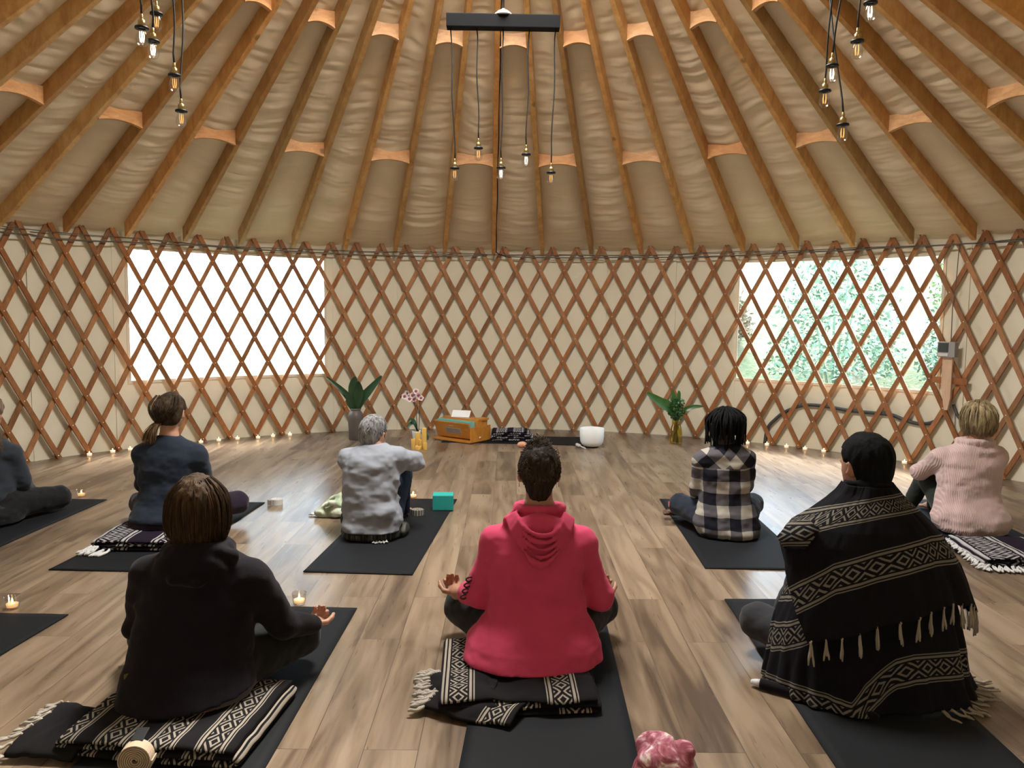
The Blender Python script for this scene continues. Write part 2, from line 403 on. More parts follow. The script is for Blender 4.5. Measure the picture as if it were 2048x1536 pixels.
# ================================================================ spacer blocks between the rafters
def block_mesh(r, h=.122):
    bm = bmesh.new(); half = r * math.tan(DRAF / 2) - W / 2 + .001; t = .036; nseg = 16; rings = []
    for i in range(nseg + 1):
        s = -1 + 2 * i / nseg; arch = (1 - s * s)
        zb = -h / 2 + .026 * arch; zt = h / 2 - .010 * arch
        rings.append([bm.verts.new((x, s * half, z)) for x, z in ((-t / 2, zb), (t / 2, zb), (t / 2, zt), (-t / 2, zt))])
    for a, b in zip(rings, rings[1:]):
        for i in range(4): bm.faces.new((a[i], b[i], b[(i + 1) % 4], a[(i + 1) % 4]))
    bm.faces.new(rings[0]); bm.faces.new(rings[-1][::-1]); bmesh.ops.recalc_face_normals(bm, faces=bm.faces)
    return bm
for r, off, row in ((3.27, 1, 'lower'), (2.11, 0, 'upper')):
    first = None
    ids = [k for k in range(-5, 22) if k % 2 == off]
    for k in ids:
        if first is None: o = first = from_bm('spacer_block', block_mesh(r), M_blk)
        else: o = first.copy(); COL.objects.link(o)
        a = RAF0 + (k + .5) * DRAF
        o.location = (r * math.sin(a), r * math.cos(a), zl(r) + .062); o.rotation_euler = (0, 0, PI / 2 - a)
        if row == 'lower':
            n_ = (k - 7) // 2 if k <= 7 else (k - 9) // 2 + 1
            lab = 'waisted wooden block, lower row, ' + ('just left of the cable-carrying rafter' if k == 7 else ('%s left of the cable-carrying rafter' % ORD[(7 - k) // 2 + 1] if k < 7 else '%s right of the cable-carrying rafter' % ORD[(k - 9) // 2 + 1]))
        else:
            lab = 'waisted wooden block, upper row, ' + ('right under the black pendant bar' if k == 8 else ('%s left of the block under the pendant bar' % ORD[(8 - k) // 2] if k < 8 else '%s right of the block under the pendant bar' % ORD[(k - 8) // 2]))
        tagp(o, lab, 'block', 'spacer blocks of the %s row' % row)

# ================================================================ lattice
LSP = .058386; LA0 = -1.03884
lat = empty('lattice', (0, 4.54, 0), 'criss-cross wooden lattice lining the whole round wall, screwed at its crossings', 'lattice')
def slat(k, sgn):
    a_top = LA0 + k * LSP; r = 4.528 if sgn > 0 else 4.548; w_, t = .040, .017
    def pos(s):  # s 0 top .. 1 bottom between end nodes
        return a_top + sgn * 4 * LSP * s, 2.008 - s * 1.978
    bm = bmesh.new(); rings = []; ns = 20
    for i in range(ns + 1):
        s = -.020 + i / ns * (1.0 + .020 + .015)
        a, z = pos(s); 
        dirv = Vector((r * 4 * LSP * sgn, -1.978)).normalized(); nx, nz = -dirv.y, dirv.x     # in (arc, z)
        q = []
        for su, tr in ((-1, 0), (1, 0), (1, t), (-1, t)):
            aa = a + su * w_ / 2 * nx / r; zz = z + su * w_ / 2 * nz
            if zz < .001: zz = .001
            q.append(bm.verts.new(((r + tr) * math.sin(aa), (r + tr) * math.cos(aa), zz)))
        rings.append(q)
    for a, b in zip(rings, rings[1:]):
        for i in range(4): bm.faces.new((a[i], a[(i + 1) % 4], b[(i + 1) % 4], b[i]))
    bm.faces.new(rings[0]); bm.faces.new(rings[-1][::-1]); bmesh.ops.recalc_face_normals(bm, faces=bm.faces)
    if sgn > 0:
        for j in range(9):
            a, z = pos(j / 8); c0 = Vector((r * math.sin(a), r * math.cos(a), z)); n_ = Vector((-math.sin(a), -math.cos(a), 0))
            u = Vector((math.cos(a), -math.sin(a), 0)); vs = []
            cc = bm.verts.new(c0 + n_ * .004)
            for q in range(8): vs.append(bm.verts.new(c0 + .0052 * (u * math.cos(q * PI / 4) + Vector((0, 0, 1)) * math.sin(q * PI / 4)) + n_ * .001))
            for q in range(8): bm.faces.new((cc, vs[q], vs[(q + 1) % 8])).material_index = 1
    o = from_bm('slat', bm, [M_lat, M_screw], lat); o.matrix_parent_inverse = Matrix.Translation(-lat.location)
for k in range(-5, 42): slat(k, 1)
for k in range(-1, 46): slat(k, -1)

# ================================================================ outdoors
def grass_mat():
    m = NT('hillside_grass'); v = m.coord('Object'); n = m.noise(v, 1.3, 4, .6); n2 = m.noise(v, 14, 3, .7)
    f = m.math('ADD', m.math('MULTIPLY', n, .6), m.math('MULTIPLY', n2, .4))
    m.set(base=m.ramp(f, [(.38, (.055, .08, .032)), (.5, (.09, .11, .055)), (.62, (.16, .15, .11))]), rough=.9); m.bump(n2, .6, .05); return m.m
M_grass = grass_mat()
gx = np.linspace(-28, 28, 113); X, Y = np.meshgrid(gx, gx, indexing='ij')
hill = np.clip((np.hypot(X * .8, Y) - 6.6) * .55, 0, 3.0) * np.clip((X + 3) / 4, 0, 1) * np.clip((Y + 4) / 6, 0, 1)
Zg = -.35 + hill + .12 * vnoise(X * .6, Y * .6, 0) + .05 * vnoise(X * 2, Y * 2, 4)
Zg = np.where(np.hypot(X, Y) < 5.2, -.35, Zg)
V = np.stack([X, Y, Zg], -1).reshape(-1, 3); I, J = np.meshgrid(np.arange(112), np.arange(112), indexing='ij'); b0 = (I * 113 + J).ravel()
tagp(mesh_np('hillside_ground', V, np.stack([b0, b0 + 113, b0 + 114, b0 + 1], 1), M_grass), kind='structure')
def hz(x, y):
    i = int(round((x + 28) / .5)); j = int(round((y + 28) / .5)); return float(Zg[i, j])
def leafy(name, c, r, hgt, nl, mat, ls, label, cat, group=None, seed=1):
    rg = random.Random(seed); bm = bmesh.new()
    for _ in range(nl):
        th = rg.uniform(0, 2 * PI); ph = math.acos(rg.uniform(-.2, 1)); q = rg.uniform(.35, 1) ** .6
        p = Vector((r * q * math.sin(ph) * math.cos(th), r * q * math.sin(ph) * math.sin(th), hgt * (.12 + .88 * q * abs(math.cos(ph)) + rg.uniform(0, .1))))
        d = Vector((rg.gauss(0, 1), rg.gauss(0, 1), rg.gauss(.3, .8))).normalized(); s = d.cross(Vector((rg.gauss(0, 1), rg.gauss(0, 1), rg.gauss(0, 1)))).normalized()
        L = ls * rg.uniform(.6, 1.3); Wd = L * .28
        v = [bm.verts.new(p), bm.verts.new(p + d * L * .45 + s * Wd), bm.verts.new(p + d * L), bm.verts.new(p + d * L * .45 - s * Wd)]
        bm.faces.new(v)
    st = []
    for _ in range(5):
        e = Vector((rg.uniform(-.5, .5) * r, rg.uniform(-.5, .5) * r, hgt * .8)); add_tube(bm, [(0, 0, -.1), e * .5 + Vector((0, 0, .05)), e], [.02, .014, .006], 5)
    o = from_bm(name, bm, mat, loc=c); return tagp(o, label, cat, group)
M_lf1 = plain('shrub_leaf_blue_green', (.11, .19, .125), .6); M_lf2 = plain('shrub_leaf_green', (.13, .21, .08), .6); M_lf3 = plain('dry_brush', (.20, .165, .11), .8)
SH = [(4.6, 6.6, .9, 2.3, M_lf1, 'tall blue-green bush outside the right-hand window, left of its middle'),
      (6.15, 5.9, .7, 1.5, M_lf1, 'rounded blue-green bush outside the right-hand window, near its middle'),
      (3.35, 7.9, .5, .9, M_lf3, 'dry straw-coloured brush outside the right-hand window, low at its left'),
      (7.4, 7.6, .9, 1.6, M_lf2, 'leafy green bush on the slope outside the right-hand window, at its upper right'),
      (6.6, 4.9, .5, .7, M_lf2, 'small low green bush outside the right-hand window, at its lower right')]
for q, (x, y, r, h, mt, lb) in enumerate(SH):
    leafy('shrub', (x, y, hz(x, y)), r, h, 3000, mt, .075, lb, 'bush', seed=q + 3)

bm = bmesh.new(); rg = random.Random(77)  # crown and trunk added so leaves keep bright sky out of floor reflections
for _ in range(5200):
    th = rg.uniform(0, 2 * PI); ph = math.acos(rg.uniform(-1, 1)); q = rg.uniform(.1, 1) ** .5
    p = Vector((3.4 * q * math.sin(ph) * math.cos(th), 2.6 * q * math.sin(ph) * math.sin(th), 5.0 + 2.3 * q * math.cos(ph)))
    d = Vector((rg.gauss(0, 1), rg.gauss(0, 1), rg.gauss(0, .6))).normalized(); s_ = d.cross(Vector((rg.gauss(0, 1), rg.gauss(0, 1), rg.gauss(0, 1)))).normalized(); L = rg.uniform(.18, .36)
    bm.faces.new([bm.verts.new(p), bm.verts.new(p + d * L * .5 + s_ * L * .3), bm.verts.new(p + d * L), bm.verts.new(p + d * L * .5 - s_ * L * .3)])
tr = empty('sky_blocking_tree', (-5.2, 9.6, -.35), 'trunk and leafy crown added beyond the left-hand window to block sky from floor reflections', 'sky_blocking_tree')
from_bm('crown', bm, M_lf2, tr)
bm = bmesh.new(); add_tube(bm, [(-1.9, 0, -.1), (-1.7, .1, 1.6), (-1.2, 0, 3.0), (-.4, .1, 4.4), (0, 0, 6)], [.20, .16, .13, .09, .04], 10)
from_bm('trunk', bm, plain('bark', (.10, .075, .055), .9), tr, True)
# ================================================================ organic surfaces: a distance field on a grid, meshed by surface nets
class Field:
    def __init__(s, lo, hi, h):
        s.lo = np.array(lo, np.float32); s.h = h
        s.n = np.ceil((np.array(hi) - s.lo) / h).astype(int) + 1
        s.F = np.full(tuple(s.n), 1.0, np.float32)
        s.ax = [s.lo[i] + h * np.arange(s.n[i], dtype=np.float32) for i in range(3)]
    def _box(s, lo, hi):
        i0 = np.clip(np.floor((np.array(lo) - s.lo) / s.h).astype(int), 0, s.n - 1)
        i1 = np.clip(np.ceil((np.array(hi) - s.lo) / s.h).astype(int) + 1, 1, s.n)
        sl = tuple(slice(a, b) for a, b in zip(i0, i1))
        if any(a >= b for a, b in zip(i0, i1)): return None, None
        X = s.ax[0][sl[0]][:, None, None]; Y = s.ax[1][sl[1]][None, :, None]; Z = s.ax[2][sl[2]][None, None, :]
        return sl, (X, Y, Z)
    def put(s, lo, hi, fn, k=.02, op='u'):
        m = k + 2.5 * s.h
        sl, g = s._box(np.array(lo) - m, np.array(hi) + m)
        if sl is None: return
        d = fn(*g).astype(np.float32); f = s.F[sl]
        if op == 'u':
            if k > 0:
                q = np.maximum(k - np.abs(f - d), 0) / k; s.F[sl] = np.minimum(f, d) - q * q * k * .25
            else: s.F[sl] = np.minimum(f, d)
        else:
            if k > 0:
                q = np.maximum(k - np.abs(f + d), 0) / k; s.F[sl] = np.maximum(f, -d) + q * q * k * .25
            else: s.F[sl] = np.maximum(f, -d)
    def cone(s, a, b, ra, rb, k=.02, op='u'):
        a = np.array(a, float); b = np.array(b, float); ab = b - a; L = max(ab @ ab, 1e-9); r = max(ra, rb)
        def fn(X, Y, Z):
            t = np.clip(((X - a[0]) * ab[0] + (Y - a[1]) * ab[1] + (Z - a[2]) * ab[2]) / L, 0, 1)
            return np.sqrt((X - a[0] - t * ab[0]) ** 2 + (Y - a[1] - t * ab[1]) ** 2 + (Z - a[2] - t * ab[2]) ** 2) - (ra + (rb - ra) * t)
        s.put(np.minimum(a, b) - r, np.maximum(a, b) + r, fn, k, op)
    def chain(s, P, R, k=.02):
        for i in range(len(P) - 1): s.cone(P[i], P[i + 1], R[i], R[i + 1], k)
    def ell(s, c, r, k=.02, rot=None, op='u'):
        c = np.array(c, float); r = np.array(r, float); R = np.array(rot) if rot is not None else np.eye(3); e = r.max()
        def fn(X, Y, Z):
            x, y, z = X - c[0], Y - c[1], Z - c[2]
            p = [R[0][i] * x + R[1][i] * y + R[2][i] * z for i in range(3)]
            q = np.sqrt((p[0] / r[0]) ** 2 + (p[1] / r[1]) ** 2 + (p[2] / r[2]) ** 2)
            g = np.sqrt((p[0] / r[0] ** 2) ** 2 + (p[1] / r[1] ** 2) ** 2 + (p[2] / r[2] ** 2) ** 2) + 1e-6
            return q * (q - 1) / g
        s.put(c - e, c + e, fn, k, op)
    def loft(s, rows, k=.02, p=2.3, grow=0):
        """rows of (z, cx, cy, rx, ry) stacked upwards"""
        A = np.array(sorted(rows), float); z = A[:, 0]; mx = A[:, 3].max(); my = A[:, 4].max()
        def fn(X, Y, Z):
            zz = Z.ravel(); t = lambda c: np.interp(zz, z, A[:, c])[None, None, :]
            rx, ry = t(3) + grow, t(4) + grow; x = np.abs(X - t(1)) / rx; y = np.abs(Y - t(2)) / ry
            q = (x ** p + y ** p) ** (1 / p)
            d = (q - 1) * np.minimum(rx, ry) * .95
            cap = np.maximum(z[0] - grow - Z, Z - z[-1] - grow)
            return np.maximum(d, cap)
        s.put((A[:, 1].min() - mx - grow, A[:, 2].min() - my - grow, z[0] - grow), (A[:, 1].max() + mx + grow, A[:, 2].max() + my + grow, z[-1] + grow), fn, k)
    def warp(s, fn):
        X, Y, Z = s.ax[0][:, None, None], s.ax[1][None, :, None], s.ax[2][None, None, :]
        m = np.abs(s.F) < .05
        i, j, k = np.nonzero(m); s.F[m] += fn(s.ax[0][i], s.ax[1][j], s.ax[2][k]).astype(np.float32)
    def cut(s, fn):
        """keep where fn < 0"""
        X, Y, Z = s.ax[0][:, None, None], s.ax[1][None, :, None], s.ax[2][None, None, :]
        s.F = np.maximum(s.F, fn(X, Y, Z).astype(np.float32))
    def nets(s):
        F = np.clip(s.F, -3 * s.h, 3 * s.h); F[[0, -1]] = np.maximum(F[[0, -1]], s.h); F[:, [0, -1]] = np.maximum(F[:, [0, -1]], s.h); F[:, :, [0, -1]] = np.maximum(F[:, :, [0, -1]], s.h)
        S = F < 0; c = np.zeros(tuple(np.array(F.shape) - 1), np.int8); offs = [(a, b, d) for a in (0, 1) for b in (0, 1) for d in (0, 1)]
        nx, ny, nz = c.shape
        for a, b, d in offs: c += S[a:a + nx, b:b + ny, d:d + nz]
        act = (c > 0) & (c < 8); I, J, K = np.nonzero(act); idx = np.full(c.shape, -1, np.int32); idx[I, J, K] = np.arange(len(I))
        acc = np.zeros((len(I), 3), np.float64); cnt = np.zeros(len(I))
        for ax in range(3):
            for p in ((0, 0), (0, 1), (1, 0), (1, 1)):
                o1 = [0, 0, 0]; oth = [q for q in range(3) if q != ax]; o1[oth[0]], o1[oth[1]] = p; o2 = list(o1); o2[ax] = 1
                f1 = F[I + o1[0], J + o1[1], K + o1[2]]; f2 = F[I + o2[0], J + o2[1], K + o2[2]]; m = (f1 < 0) != (f2 < 0)
                t = f1[m] / (f1[m] - f2[m]); P = np.tile(np.array(o1, float), (m.sum(), 1)); P[:, ax] += t; acc[m] += P; cnt[m] += 1
        V = s.lo + s.h * (np.stack([I, J, K], 1) + acc / cnt[:, None])
        Q = []
        for ax in range(3):
            sa = [slice(None)] * 3; sb = [slice(None)] * 3; sa[ax] = slice(0, -1); sb[ax] = slice(1, None)
            A, B = S[tuple(sa)], S[tuple(sb)]; i, j, k = np.nonzero(A != B); g = [i, j, k]; o = [q for q in range(3) if q != ax]
            ok = (g[o[0]] > 0) & (g[o[1]] > 0) & (g[o[0]] < c.shape[o[0]]) & (g[o[1]] < c.shape[o[1]]); g = [x[ok] for x in g]; ins = A[g[0], g[1], g[2]]
            def cell(d0, d1):
                h_ = [x.copy() for x in g]; h_[o[0]] -= d0; h_[o[1]] -= d1; return idx[h_[0], h_[1], h_[2]]
            q = np.stack([cell(1, 1), cell(0, 1), cell(0, 0), cell(1, 0)], 1)
            if ax == 1: ins = ~ins
            q[~ins] = q[~ins][:, ::-1]; Q.append(q)
        return V, np.concatenate(Q)
    def build(s, name, mat, parent=None, relax=1, fn=None):
        V, Q = s.nets()
        for _ in range(relax):                       # light smoothing
            acc = np.zeros_like(V); cnt = np.zeros(len(V))
            for a, b in ((0, 1), (1, 2), (2, 3), (3, 0)):
                np.add.at(acc, Q[:, a], V[Q[:, b]]); np.add.at(cnt, Q[:, a], 1); np.add.at(acc, Q[:, b], V[Q[:, a]]); np.add.at(cnt, Q[:, b], 1)
            V = V * .5 + .5 * acc / np.maximum(cnt, 1)[:, None]
        if fn: V = fn(V)
        return mesh_np(name, V, Q, mat, parent)

def rotz(a): c_, s_ = math.cos(a), math.sin(a); return np.array([[c_, -s_, 0], [s_, c_, 0], [0, 0, 1]])
def rotx(a): c_, s_ = math.cos(a), math.sin(a); return np.array([[1, 0, 0], [0, c_, -s_], [0, s_, c_]])
def roty(a): c_, s_ = math.cos(a), math.sin(a); return np.array([[c_, 0, s_], [0, 1, 0], [-s_, 0, c_]])

# ---------------------------------------------------------------- cloth with woven bands
def woven(name, dark, light, kdia=9.0, bw=.17, uvscale=(1, 1), line2=True):
    """UV v: bands are centred on whole numbers; u runs along the band in diamonds"""
    m = NT(name); tc = m.n('TexCoord'); x, y, _ = m.sep(tc.outputs['UV'])
    t = m.math('ABSOLUTE', m.math('SUBTRACT', y, m.math('ROUND', y)))
    def between(a, b): return m.math('MULTIPLY', m.math('GREATER_THAN', t, a), m.math('LESS_THAN', t, b))
    a = m.math('ABSOLUTE', m.math('SUBTRACT', m.math('FRACT', m.math('MULTIPLY', x, kdia)), .5))
    b = m.math('MULTIPLY', m.math('DIVIDE', t, bw), .5)
    d = m.math('ADD', a, b)
    nz = m.noise(m.coord('UV', scale=(3, 3, 1)), 40, 2)
    d = m.math('ADD', d, m.math('MULTIPLY', m.math('SUBTRACT', nz, .5), .10))
    dia = m.math('MULTIPLY', m.math('GREATER_THAN', m.math('FRACT', m.math('MULTIPLY', d, 2.9)), .60), m.math('LESS_THAN', t, bw))
    sc_ = min(1, bw / .17); f = m.math('ADD', dia, between(bw + .035 * sc_, bw + .085 * sc_))
    if line2: f = m.math('ADD', f, between(bw + .115 * sc_, bw + .14 * sc_))
    f = m.math('MINIMUM', f, 1.0)
    wv = m.noise(m.coord('UV', scale=(1, 1, 1)), 260, 1)
    f = m.math('MULTIPLY', f, m.math('MULTIPLY_ADD', wv, .5, .62))
    col = m.mix(f, dark, light); m.set(base=col, rough=.95, spec=.15)
    h = m.math('ADD', m.math('MULTIPLY', f, .3), m.math('MULTIPLY', m.noise(m.coord('UV'), 320, 1), .4)); m.bump(h, .35, .004); return m.m
DARK = (.0065, .0055, .008)
M_serape = woven('woven_black_blanket', DARK, (.19, .172, .14), 12.5)
M_serape2 = woven('woven_dark_purple_blanket', (.012, .008, .017), (.42, .42, .42), 14)
M_serape3 = woven('woven_black_cream_blanket', (.009, .008, .009), (.36, .315, .26), 13.0, bw=.17)
M_fringe = cloth('pale_fringe_yarn', (.40, .36, .31), .95, 900, .3)
M_fringe_w = cloth('white_fringe_yarn', (.62, .62, .62), .95, 900, .3)
M_serape4 = woven('woven_dark_cream_banded', (.009, .008, .009), (.36, .315, .26), 15.0, bw=.085)
M_fringe_d = cloth('tan_fringe_yarn', (.36, .31, .25), .95, 900, .3)
# ================================================================ people
M_skin = {}
def skin(name, c):
    m = NT(name); n = m.noise(m.coord('Object'), 30, 3); m.set(base=m.mix(n, tuple(q * .88 for q in c), c), rough=.5, spec=.4, sss=.05); m.bump(m.noise(m.coord('Object'), 220, 2), .08, .002); return m.m
def hairmat(name, c1, c2, stretch=(90, 90, 5), rough=.45):
    m = NT(name); v = m.coord('Object', scale=stretch); n = m.noise(v, 1.0, 4, .6, .6); n2 = m.noise(m.coord('Object'), 8, 2)
    col = m.mix(m.ramp(m.math('ADD', m.math('MULTIPLY', n, .7), m.math('MULTIPLY', n2, .3)), [(.36, 0.0), (.66, 1.0)]), c1, c2)
    m.set(base=col, rough=max(rough, .65), spec=.12); m.bump(n, .6, .005); return m.m
SK_light = skin('light_skin', (.50, .27, .18)); SK_tan = skin('tan_skin', (.38, .19, .12)); SK_dark = skin('dark_brown_skin', (.09, .045, .03))
M_eye = plain('eye', (.03, .02, .015), .15)

def hand(f, wrist, d, up, s=1.0, curl=.5, thumb_side=1, k=.006, pinch=False):
    """wrist point, pointing direction d, back-of-hand normal up"""
    wrist = np.array(wrist, float); d = np.array(d, float); d /= np.linalg.norm(d); up = np.array(up, float); up -= d * (up @ d); up /= np.linalg.norm(up)
    sd = np.cross(d, up) * thumb_side
    f.cone(wrist - d * .01, wrist + d * .022 * s, .024 * s, .024 * s, .012)
    for q in (-1, 0, 1): f.cone(wrist + d * .020 * s + sd * q * .010 * s, wrist + d * .066 * s + sd * q * .021 * s, .0145 * s, .0125 * s, .012)
    for q, L in zip((1.5, .5, -.5, -1.5), (.062, .070, .065, .050)):
        p = wrist + d * .070 * s + sd * q * .0170 * s; ang = .25 * curl; dd = d.copy(); P = [p]; R = [.0088 * s]
        c_ = curl * (1.25 if (pinch and q == 1.5) else 1)
        for j, fr in enumerate((.44, .32, .24)):
            ang += c_ * (.55, .75, .6)[j]; dd = d * math.cos(ang) - up * math.sin(ang) + sd * q * .03
            p = p + dd * L * fr * s; P.append(p); R.append((.0085, .0078, .0068)[j] * s)
        f.chain(P, R, .003)
    t0 = wrist + d * .018 * s + sd * .020 * s; t1 = t0 + (d * .6 + sd * .75 - up * .25) * .034 * s; t2 = t1 + (d * .85 + sd * .25 - up * .45) * .030 * s; t3 = t2 + (d * .85 - sd * .1 - up * .5) * .024 * s
    f.chain([t0, t1, t2, t3], [.0135 * s, .0105 * s, .0095 * s, .0078 * s], .005)

def head(f, c, R, s=1.0):
    """head centre c (middle of the skull), rotation matrix R (columns: right, forward, up)"""
    c = np.array(c, float); P = lambda x, y, z: c + R @ (np.array([x, y, z]) * s)
    f.ell(P(0, -.010, .012), np.array((.069, .086, .080)) * s, .03, R); f.ell(P(0, .030, -.040), np.array((.055, .052, .066)) * s, .03, R)
    f.ell(P(0, .045, -.085), np.array((.032, .030, .022)) * s, .025, R)                       # chin
    f.cone(P(0, .078, -.018), P(0, .094, -.045), .008 * s, .0125 * s, .012)                   # nose
    for q in (-1, 1):
        f.ell(P(q * .026, .070, -.004), np.array((.017, .011, .008)) * s, .012, R)            # brow
        f.ell(P(q * .028, .066, -.020), np.array((.013, .010, .009)) * s, .004, R, 's')       # socket
        f.ell(P(q * .0765, -.006, -.024), np.array((.0085, .018, .030)) * s, .006, R @ rotz(q * -.5) @ rotx(-.15))       # ear
        f.ell(P(q * .084, .004, -.020), np.array((.006, .008, .014)) * s, .004, R @ rotz(q * .45), 's')
    f.ell(P(0, .080, -.062), np.array((.021, .008, .005)) * s, .005, R); f.ell(P(0, .079, -.071), np.array((.018, .008, .005)) * s, .005, R)

def person(sp):
    g = sp.get; x0, y0, z0 = sp['pos']; root = empty('person', (x0, y0, z0), sp['label'], 'person', None, sp.get('rz', 0))
    hs = g('hs', .94); hc = np.array(sp['head'], float); HR = rotz(g('hyaw', 0)) @ rotx(g('hpitch', 0)) @ roty(g('hroll', 0))
    h = g('vox', .0055); T = sp['torso']; L = sp['larm']; Rr = sp['rarm']
    nb = np.array(g('neckbase', (T[-1][1], T[-1][2], T[-1][0] - .02)), float); nr = g('neckr', .047)
    # --- body: one continuous skin surface
    f = Field((-.5, -.32, -.02), (.5, .62, hc[2] + .16), h)
    f.loft([(z, cx, cy, max(rx - .022, .03), max(ry - .022, .03)) for z, cx, cy, rx, ry in T if z > .05], .03)
    head(f, hc, HR, hs)
    f.cone(nb, hc + HR @ np.array([0, -.025, -.05]) * hs, nr * 1.08, nr, .03)
    for arm, sd in ((L, -1), (Rr, 1)):
        S_, E_, W_ = arm['p']; f.cone(S_, E_, .040, .032, .025); f.cone(E_, W_, .033, .021, .012)
        hd = arm.get('hand', {}); hand(f, W_, hd.get('d', np.array(W_) - np.array(E_)), hd.get('up', (0, 0, 1)), .92, hd.get('curl', .5), hd.get('thumb', -sd), pinch=hd.get('pinch', False))
    for leg, sd in ((sp['lleg'], -1), (sp['rleg'], 1)):
        H_, K_, A_, T_ = leg['p']; f.cone(H_, K_, .066, .048, .03); f.cone(K_, A_, .047, .031, .015); f.cone(A_, T_, .030, .020, .02)
        A_, T_ = np.array(A_, float), np.array(T_, float); dd = (T_ - A_) / np.linalg.norm(T_ - A_); f.ell(A_ - dd * .02, (.028, .028, .026), .02)
        per = np.cross(dd, (0, 0, 1.)); per /= max(np.linalg.norm(per), 1e-6)
        for q in range(5): f.cone(T_ + per * (q - 2) * .0135, T_ + dd * (.026 - .003 * abs(q - 1)) + per * (q - 2) * .0145, .011, .009 if q else .011, .003)
    f.build('body', sp['skin'], root)
    for q in (-1, 1):
        bm = bmesh.new(); bmesh.ops.create_uvsphere(bm, u_segments=10, v_segments=8, radius=.0105 * hs)
        from_bm('eye', bm, M_eye, root, True, tuple(hc + HR @ np.array([q * .028, .063, -.020]) * hs))
    # --- trousers
    f = Field((-.5, -.32, -.03), (.5, .62, .60), g('pvox', .0075))
    pel = sp['pelvis']; f.loft(pel, .03)
    fl = g('loose', 1.0)
    for leg in (sp['lleg'], sp['rleg']):
        H_, K_, A_, T_ = leg['p']; r = leg.get('r', (.086, .064, .044)); f.cone(H_, K_, r[0] * fl, r[1] * fl, .03); f.cone(K_, A_, r[1] * fl * .96, r[2] * fl, .02)
    f.warp(lambda x, y, z: .004 * vnoise(x * 14, y * 14, z * 30) + .0025 * vnoise(x * 40, y * 40, z * 60))
    f.cut(lambda X, Y, Z: (.002 - Z) + 0 * X + 0 * Y)
    f.build('trousers', sp['pants'], root)
    # --- top
    f = Field((-.52, -.34, -.02), (.52, .50, T[-1][0] + .12), g('svox', .0065)); gr = g('grow', .0)
    f.loft(T, .03, g('pw', 2.4), gr)
    for arm in (L, Rr):
        S_, E_, W_ = [np.array(q, float) for q in arm['p']]; r = arm.get('r', (.060, .050, .038)); fr = arm.get('sleeve', 1.0)
        f.cone(np.array(S_) * (.55, 1, 1) + (0, 0, .006), S_, r[0] * .95, r[0], .035); f.cone(S_, E_, r[0], r[1], .022); f.cone(E_, E_ + (W_ - E_) * fr, r[1] * .98, r[1] * .98 + (r[2] - r[1]) * fr, .016)
        if arm.get('cuff'): f.cone(E_ + (W_ - E_) * (fr - .08), E_ + (W_ - E_) * fr, r[2] * 1.06, r[2] * 1.0, .004)
    if g('sculpt'): sp['sculpt'](f)
    fd = g('fold', .006); sd_ = g('seed', 1.3)
    def folds(x, y, z):
        low = np.clip((.34 - z) / .3, 0, 1)
        d = fd * vnoise(x * 7 + sd_, y * 6, z * 15 + sd_) + .55 * fd * vnoise(x * 17 + 3 * sd_, y * 14, z * 26) + .25 * fd * vnoise(x * 40, y * 40, z * 60 + sd_)
        ang = np.arctan2(x, -y)
        return d + low * fd * .9 * vnoise(ang * 4.5 + sd_, z * 2.5, 1.1)
    f.warp(folds)
    hem = g('hem', .03); hf = g('hemfn'); nk = g('neckline', T[-1][0] + .004)
    f.cut((lambda X, Y, Z: hem + hf(X, Y) - Z) if hf else (lambda X, Y, Z: hem - Z + 0 * X + 0 * Y))
    f.cut(lambda X, Y, Z: np.where((np.abs(X - nb[0]) < .11), Z - nk - g('necktilt', .25) * (-(Y - nb[1])), -1.0))
    if g('neckhole'):                                # open neckline around the neck
        f.cone((nb[0], nb[1], nk - .012), (nb[0], nb[1] + .01, nk + .05), nr * 1.22, nr * 1.3, .004, 's')
    top = f.build(g('topname', 'shirt'), sp['shirt'], root, fn=g('vfn'))
    return root, hc, HR, hs, top

def hair_cap(root, hc, HR, hs, mat, thick=.014, front=.055, low=-.075, extra=None, wob=.004, wf=60, vox=.0045, name='hair', strands=0, sl=.05, tail=None, seed=0, face=-.01, napew=.055, ears=False):
    """hair over the back and top of the skull; 'low' is how far down the nape it reaches"""
    P = lambda x, y, z: hc + HR @ (np.array([x, y, z]) * hs)
    f = Field(hc - .26 - np.array((0, 0, .1)), hc + .22, vox)
    f.ell(P(0, -.012, .014), np.array((.069 + thick, .088 + thick, .080 + thick)) * hs, .02, HR)
    f.ell(P(0, -.045, (low + .0) * .55), np.array((napew + thick * .7, .045 + thick * .6, abs(low) * .62)) * hs, .03, HR)
    if extra: extra(f, P)
    Ri = HR.T
    def loc(X, Y, Z):
        x, y, z = X - hc[0], Y - hc[1], Z - hc[2]
        return [(Ri[i][0] * x + Ri[i][1] * y + Ri[i][2] * z) / hs for i in range(3)]
    def facecut(X, Y, Z):      # no hair in front of the ears below the hairline
        x, y, z = loc(X, Y, Z); return (y - face - .80 * np.maximum(z + .035, -.02)) * hs * .75
    f.cut(facecut)
    f.cut(lambda X, Y, Z: (low - loc(X, Y, Z)[2]) * hs)
    if ears:
        for q in (-1, 1): f.ell(P(q * .088, .002, -.026), np.array((.020, .024, .034)) * hs, .006, HR, 's')
    f.warp(lambda x, y, z: wob * vnoise(x * wf, y * wf, z * 12 + seed) + wob * .6 * vnoise(x * wf * 2.2, y * wf * 2.2, z * 30))
    o = f.build(name, mat, root, 1)
    return o

